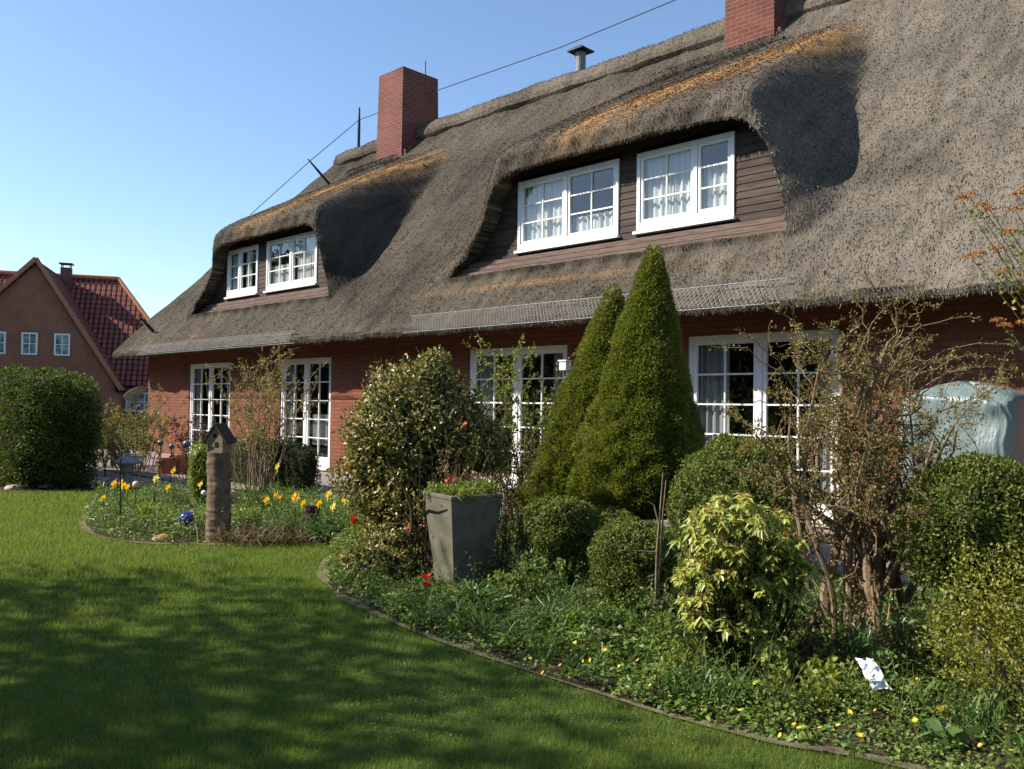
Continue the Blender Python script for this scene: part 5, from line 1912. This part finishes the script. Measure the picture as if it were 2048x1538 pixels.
# orange flowered shrub entering at the right edge
rng = np.random.default_rng(180)
b = ground(2420, 4.4)
os_ = empty('orange_flowered_shrub', b)
tag(os_, 'shrub with rusty orange flower heads leaning in at the right edge', 'shrub')
tm, lm = MB(), MB()
heads = [(1922, 398), (1938, 392), (1965, 412), (1980, 420), (2036, 388), (2050, 384), (2030, 420), (2022, 465), (1942, 515), (1958, 508), (2005, 545), (2048, 552), (1996, 642), (2010, 652), (2047, 646), (1992, 498), (2090, 470), (2100, 560), (2120, 420), (2090, 640)]
for (x, y) in heads:
    h = D(x, y, 4.25 + rng.normal(0, .12)) - b
    root_p = np.array([rng.normal(0, .05), rng.normal(0, .05), -.02])
    m1 = root_p * .55 + h * .45 + np.array([0, 0, .28]) + Rh * .14
    k = np.linspace(0, 1, 9)[:, None]
    q = (1 - k) ** 2 * root_p + 2 * k * (1 - k) * m1 + k ** 2 * h
    tm.tube(q, np.linspace(.007, .002, 9), 5)
    for j in range(44):
        s_ = rng.uniform(.45, .98); c_ = (1 - s_) ** 2 * root_p + 2 * s_ * (1 - s_) * m1 + s_ ** 2 * h
        leaves(lm, c_[None] + rng.normal(0, .012, (1, 3)), rand_dirs(1, rng) + [0, 0, .4], rand_dirs(1, rng) + [0, 0, .6], rng.uniform(.025, .04), .02, .12)
    fm = MB()
    n = 90
    a = rng.uniform(0, 6.283, n); rr = np.sqrt(rng.random(n)) * .036
    P = h + np.stack([np.cos(a) * rr, np.sin(a) * rr, .012 - rr * rr * 9], 1)
    leaves(fm, P, rand_dirs(n, rng) + [0, 0, .4], rand_dirs(n, rng) + [0, 0, .8], .012, .009, .1)
    fm.build('flower_head', LF['orange'], os_)
tm.build('stem', M['barkpale'], os_)
lm.build('foliage', LF['fresh'], os_)

# satellite dish on a pole left of the house
b = ground(276, 24.5)
sd = empty('satellite_dish', b)
tag(sd, 'grey satellite dish tilted on a pole between the two houses', 'satellite dish')
c = D(271, 789, 24.5) - b
axd = unit(-Rh * .55 + Fh * .25 + np.array([0, 0, .85]))
u = unit(np.cross(axd, Fh)); v = np.cross(axd, u)
a = np.arange(28) / 28 * 6.283
V = [c + axd * (r * r * .5) + r * (np.cos(a)[:, None] * u * 1.15 + np.sin(a)[:, None] * v) for r in (.02, .12, .22, .30)]
k = np.arange(28); k2 = (k + 1) % 28
dm = MB().add(np.concatenate(V), np.concatenate([np.stack([i * 28 + k, i * 28 + k2, (i + 1) * 28 + k2, (i + 1) * 28 + k], 1) for i in range(3)]))
o = dm.build('reflector', M['lantern'], sd, smooth=True)
so_ = o.modifiers.new('thick', 'SOLIDIFY'); so_.thickness = .012
MB().tube([(0, 0, -.03), c - axd * .02 - [0, 0, .1], c], .025, 8).build('pole', M['metal'], sd)

# ------------------------------------------------------------------ the neighbouring house
M['tile'] = None
m, nt, p = new_mat('red_roof_tiles')
uvn = nt.nodes.new('ShaderNodeUVMap'); uvn.uv_map = 'roof'
b_ = nt.nodes.new('ShaderNodeTexBrick')
nt.links.new(uvn.outputs[0], b_.inputs['Vector'])
b_.offset = 0.0
for k_, v_ in (('Color1', (.29, .085, .055, 1)), ('Color2', (.20, .062, .045, 1)), ('Mortar', (.035, .015, .014, 1)), ('Scale', 1.0), ('Mortar Size', .055), ('Mortar Smooth', .6), ('Brick Width', .32), ('Row Height', .40)):
    b_.inputs[k_].default_value = v_
nt.links.new(b_.outputs['Color'], p.inputs['Base Color'])
w1 = nt.nodes.new('ShaderNodeSeparateXYZ'); nt.links.new(uvn.outputs[0], w1.inputs[0])
sn = nt.nodes.new('ShaderNodeMath'); sn.operation = 'MULTIPLY'; sn.inputs[1].default_value = 2 * math.pi / .32; nt.links.new(w1.outputs[0], sn.inputs[0])
s2_ = nt.nodes.new('ShaderNodeMath'); s2_.operation = 'SINE'; nt.links.new(sn.outputs[0], s2_.inputs[0])
fm_ = nt.nodes.new('ShaderNodeMath'); fm_.operation = 'FRACT'
dv_ = nt.nodes.new('ShaderNodeMath'); dv_.operation = 'DIVIDE'; dv_.inputs[1].default_value = .40; nt.links.new(w1.outputs[1], dv_.inputs[0]); nt.links.new(dv_.outputs[0], fm_.inputs[0])
sm_ = nt.nodes.new('ShaderNodeMath'); sm_.operation = 'MULTIPLY_ADD'; nt.links.new(s2_.outputs[0], sm_.inputs[0]); sm_.inputs[1].default_value = .5
sc2 = nt.nodes.new('ShaderNodeMath'); sc2.operation = 'MULTIPLY'; sc2.inputs[1].default_value = -1.0; nt.links.new(fm_.outputs[0], sc2.inputs[0]); nt.links.new(sc2.outputs[0], sm_.inputs[2])
bump(nt, p, sm_.outputs[0], 1.0, .06)
p.inputs['Roughness'].default_value = .8
p.inputs['Specular IOR Level'].default_value = .15
M['tile'] = m
M['nwall'] = mat_brick('neighbour_brick', (.44, .165, .10), (.36, .135, .085), (.30, .17, .12))

nb_rot = rad(18)
ex = Rh * math.cos(nb_rot) + Fh * math.sin(nb_rot)       # along its main ridge, to the right
ey = -Rh * math.sin(nb_rot) + Fh * math.cos(nb_rot)      # away from us
NO = ground(66, 48.0)
nb = empty('neighbour_house', NO)
tag(nb, 'red tiled brick house with a steep front gable beyond the hedge', 'house')


def nl(x, y, z):
    return ex * x + ey * y + np.array([0, 0, z])


def roof_sheet(name, quad, parent, thick=.12):
    """quad: lower left, lower right, upper right, upper left in the house's own frame."""
    Q4 = np.array([nl(*q) for q in quad])
    me = bpy.data.meshes.new(name)
    n_ = unit(np.cross(Q4[1] - Q4[0], Q4[3] - Q4[0]))
    V = np.concatenate([Q4, Q4 - n_ * thick])
    me.from_pydata(V.tolist(), [], [[0, 1, 2, 3], [7, 6, 5, 4], [0, 4, 5, 1], [1, 5, 6, 2], [2, 6, 7, 3], [3, 7, 4, 0]])
    uvl = me.uv_layers.new(name='roof')
    e0 = unit(Q4[1] - Q4[0]); e1 = np.cross(n_, e0)
    for poly in me.polygons:
        for li in poly.loop_indices:
            v = V[me.loops[li].vertex_index] - Q4[0]
            uvl.data[li].uv = (float(v @ e0), float(v @ e1))
    me.materials.append(M['tile'])
    return link(bpy.data.objects.new(name, me), parent)


ZA = 9.45
gl, gr = -6.6, 4.62           # gable's feet
zl, zr_ = 2.35, 2.0
# gable front wall
mb = MB()
mb.add([nl(gl + .4, 0, -.05), nl(gr - .35, 0, -.05), nl(gr - .35, 0, zr_ + .45), nl(0, 0, ZA - .25), nl(gl + .4, 0, zl + .35)], [[0, 1, 2], [0, 2, 3], [0, 3, 4]])
mb.add([nl(gr - .35, 0, -.05), nl(gr - .35, 3.0, -.05), nl(gr - .35, 3.0, zr_ + .45), nl(gr - .35, 0, zr_ + .45)], [[0, 1, 2, 3]])
mb.add([nl(gr - .35, 3.0, -.05), nl(8.2, 3.0, -.05), nl(8.2, 3.0, 2.6), nl(gr - .35, 3.0, 2.6)], [[0, 1, 2, 3]])
mb.add([nl(8.2, 3.0, -.05), nl(8.2, 11.6, -.05), nl(8.2, 11.6, 2.6), nl(8.2, 3.0, 2.6)], [[0, 1, 2, 3]])
mb.build('wall', M['nwall'], nb)
ZM = 9.55
roof_sheet('roof', [(-16, 2.5, 2.35), (8.7, 2.5, 2.35), (3.37, 7.3, ZM), (-16, 7.3, ZM)], nb)
roof_sheet('roof', [(8.7, 12.1, 2.35), (-16, 12.1, 2.35), (-16, 7.3, ZM), (3.37, 7.3, ZM)], nb)
roof_sheet('hip_roof', [(8.7, 2.5, 2.35), (8.7, 12.1, 2.35), (3.37, 7.32, ZM), (3.37, 7.28, ZM)], nb)
roof_sheet('gable_roof', [(gr, -.25, zr_), (gr, 7.0, zr_), (0, 7.0, ZA), (0, -.25, ZA)], nb)
roof_sheet('gable_roof', [(gl, 7.0, zl), (gl, -.25, zl), (0, -.25, ZA), (0, 7.0, ZA)], nb)
vm = MB()
for (x, z) in ((gl, zl), (gr, zr_)):
    a_, c_ = nl(x, -.30, z + .05), nl(0, -.30, ZA + .05)
    d_ = unit(c_ - a_)
    n_ = np.cross(d_, ey)
    o_ = [a_ - n_ * .11, a_ + n_ * .11, c_ + n_ * .11, c_ - n_ * .11]
    vm.add(np.array(o_ + [q + ey * .22 for q in o_]), [[0, 1, 2, 3], [7, 6, 5, 4], [0, 4, 5, 1], [1, 5, 6, 2], [2, 6, 7, 3], [3, 7, 4, 0]])
vm.build('verge', M['terracotta'], nb)
rt_ = MB().tube([nl(-16, 7.3, ZM + .03), nl(3.37, 7.3, ZM + .03)], .14, 8)
rt_.tube([nl(3.37, 7.3, ZM + .03), nl(8.7, 2.5, 2.38)], .13, 8)
rt_.build('ridge_tiles', M['terracotta'], nb)
def nwin(x, z0, z1, w_, y=-.02, cols=2, rows=2):
    f = MB()
    def bx(xa, xb, za, zb, ya, yb):
        c8 = [nl(xx, yy, zz) for zz in (za, zb) for (xx, yy) in ((xa, ya), (xb, ya), (xb, yb), (xa, yb))]
        f.add(np.array(c8), [[0, 3, 2, 1], [4, 5, 6, 7], [0, 1, 5, 4], [1, 2, 6, 5], [2, 3, 7, 6], [3, 0, 4, 7]])
    fr = .09
    bx(x - w_ / 2, x - w_ / 2 + fr, z0, z1, y - .05, y + .02); bx(x + w_ / 2 - fr, x + w_ / 2, z0, z1, y - .05, y + .02)
    bx(x - w_ / 2 + fr, x + w_ / 2 - fr, z1 - fr, z1, y - .05, y + .02); bx(x - w_ / 2 + fr, x + w_ / 2 - fr, z0, z0 + fr, y - .05, y + .02)
    for i in range(1, cols):
        xm = x - w_ / 2 + w_ * i / cols; bx(xm - .025, xm + .025, z0 + fr, z1 - fr, y - .045, y + .01)
    for j in range(1, rows):
        zm = z0 + (z1 - z0) * j / rows; bx(x - w_ / 2 + fr, x + w_ / 2 - fr, zm - .02, zm + .02, y - .04, y + .005)
    o = f.build('window', M['white'], nb)
    MB().add([nl(x - w_ / 2 + fr, y - .012, z0 + fr), nl(x + w_ / 2 - fr, y - .012, z0 + fr), nl(x + w_ / 2 - fr, y - .012, z1 - fr), nl(x - w_ / 2 + fr, y - .012, z1 - fr)], [[0, 1, 2, 3]]).build('pane', M['npane'], o)


m, nt, p = new_mat('net_curtained_pane')
nt.links.new(ramp(nt, noise(nt, objco(nt), 2.2, 3), [(.35, (.06, .07, .08)), (.65, (.42, .44, .46))]), p.inputs['Base Color'])
p.inputs['Roughness'].default_value = .08
p.inputs['Specular IOR Level'].default_value = .8
M['npane'] = m
for x in (-1.85, -.25, 1.42):
    nwin(x, 3.98, 5.25, .82)
nwin(5.3, .75, 1.95, 1.6, 2.98, 3, 2)
cb4 = MB()
c8 = [nl(x, y, z) for z in (7.2, 10.0) for (x, y) in ((.05, 6.4), (.65, 6.4), (.65, 7.0), (.05, 7.0))]
cb4.add(np.array(c8), [[4, 5, 6, 7], [0, 1, 5, 4], [1, 2, 6, 5], [2, 3, 7, 6], [3, 0, 4, 7]])
ch_ = cb4.build('chimney', M['chimney'], nb)
cc = MB()
for (x, y) in ((.10, 6.45), (.60, 6.45), (.60, 6.95), (.10, 6.95)):
    cc.tube([nl(x, y, 9.95), nl(x, y, 10.25)], .03, 5)
c8 = [nl(x, y, z) for z in (10.23, 10.29) for (x, y) in ((-.05, 6.3), (.75, 6.3), (.75, 7.1), (-.05, 7.1))]
cc.add(np.array(c8), [[0, 3, 2, 1], [4, 5, 6, 7], [0, 1, 5, 4], [1, 2, 6, 5], [2, 3, 7, 6], [3, 0, 4, 7]])
cc.build('chimney_cap', M['iron'], ch_)

# ------------------------------------------------------------------ garden tree on the left whose shade dapples the lawn
def garden_tree(b, label, seed, H, rx, rz, nl_, clumps, leafL, dx=0.0):
    rng = np.random.default_rng(seed)
    root = plant('garden_tree', label, 'tree', b)
    tm, tips = MB(), []
    pts, d_ = wander(rng, b + [0, 0, -.1], (0.02, .02, 1), H * .5, 8, .05)
    tm.tube(pts, np.linspace(.20, .13, 9), 10)
    c = b + np.array([0, 0, H * .76])
    cl = []
    lm = MB()
    for i in range(clumps):
        d = rand_dirs(1, rng)[0]
        q = c + d * np.array([rx, rx, rz]) * rng.uniform(.35, 1.0)
        k = np.linspace(0, 1, 6)[:, None]
        st_ = pts[rng.integers(5, 9)]
        m1 = (st_ + q) / 2 + np.array([0, 0, -.2]) + rng.normal(0, .2, 3)
        tm.tube((1 - k) ** 2 * st_ + 2 * k * (1 - k) * m1 + k ** 2 * q, np.linspace(.055, .008, 6), 5, cap=False)
        n = int(nl_ / clumps)
        P = q + rng.normal(0, 1, (n, 3)) * np.array([.50, .50, .30])
        leaves(lm, P, rand_dirs(n, rng) - [0, 0, .2], rand_dirs(n, rng) + [0, 0, .7], leafL * rng.uniform(.7, 1.3, n), leafL * .7, .1)
    sub(tm, 'trunk', M['bark'], root)
    sub(lm, 'crown', LF['tree'], root)


tb_ = Fh * 3.05 - Rh * 10.7
garden_tree(np.array([tb_[0], tb_[1], 0]), 'spreading leafy garden tree whose shade falls across the lawn', 191, 7.6, 4.3, 1.8, 20000, 135, .15)

# ------------------------------------------------------------------ unseen trees added to darken what the window panes mirror
first = None
for i, (x_, y_, s_) in enumerate(((-17, -9, 1.25), (-25, -12, 1.4), (-31, -6.5, 1.35), (-10.5, -15, 1.45), (-3, -17, 1.3), (5, -16, 1.4), (13, -13, 1.3), (-38, -2.5, 1.4), (-36, -13, 1.5), (-21, -18, 1.5), (-46, 1.5, 1.5), (-14, -22, 1.6), (-29, -20, 1.6))):
    b = np.array([x_, y_, 0.0])
    if first is None:
        garden_tree(b, 'unseen round tree added behind the photographer for the pane reflections', 200, 8.0, 3.4, 3.0, 22000, 80, .32)
        first = [o for o in SC.objects if o.parent is None and o.name.startswith('garden_tree')][-1]
        first['group'] = 'unseen trees added behind the photographer'
        o = first
    else:
        o = copy_tree(first)
        o.location = Vector(b)
    o.scale = (s_, s_, s_ * .72); o.rotation_euler = (0, 0, i * 1.3)

# leafy perennials that stand up out of the low cover
GPN = 'leafy perennials in the front bed'
for k_, (mk, H_, sp_, nl2) in enumerate((('cover', .34, .16, 420), ('fresh', .26, .15, 320), ('strap', .42, .12, 360))):
    spots_ = (((1040, 6.1), (1190, 5.3), (1330, 5.15), (1010, 6.9), (1080, 6.4)), ((700, 7.5), (1240, 5.35), (1350, 4.6), (1690, 4.3), (1620, 4.25)), ((1060, 6.25), (1140, 6.0), (1300, 5.4), (1560, 5.2), (1800, 4.5), (1900, 4.6)))[k_]
    stem_shrub('perennial', 'leafy green perennial standing up out of the low ground cover', 'plant', ground(*spots_[0]), H_, sp_, 15, LF[mk], nl2, .042, .022, 300 + k_, r0=.003, twigs=3, lo=.02, base_r=.13, bark='twig')
    pr = [o for o in SC.objects if o.parent is None and o.name.startswith('perennial')][-1]
    pr['group'] = GPN
    for j_, sp in enumerate(spots_[1:]):
        o = copy_tree(pr)
        q = ground(*sp)
        o.location = Vector(q); o.rotation_euler = (0, 0, j_ * 1.1 + k_)
        z_ = .8 + .1 * (j_ % 4); o.scale = (z_, z_, z_)

block_hedge('added_hedge', 'long unseen hedge added behind the photographer for the pane reflections', -60, 22, -27, -25, 4.6, 22000, .55, .34, LF['hedge'], 401, power=9)  # unseen hedges added to cover the bright horizon mirrored in the panes
block_hedge('added_hedge', 'tall unseen hedge added beyond the left edge for the pane reflections', -60, -57, -24, 4, 4.6, 9000, .5, .3, LF['hedge'], 402, power=9)
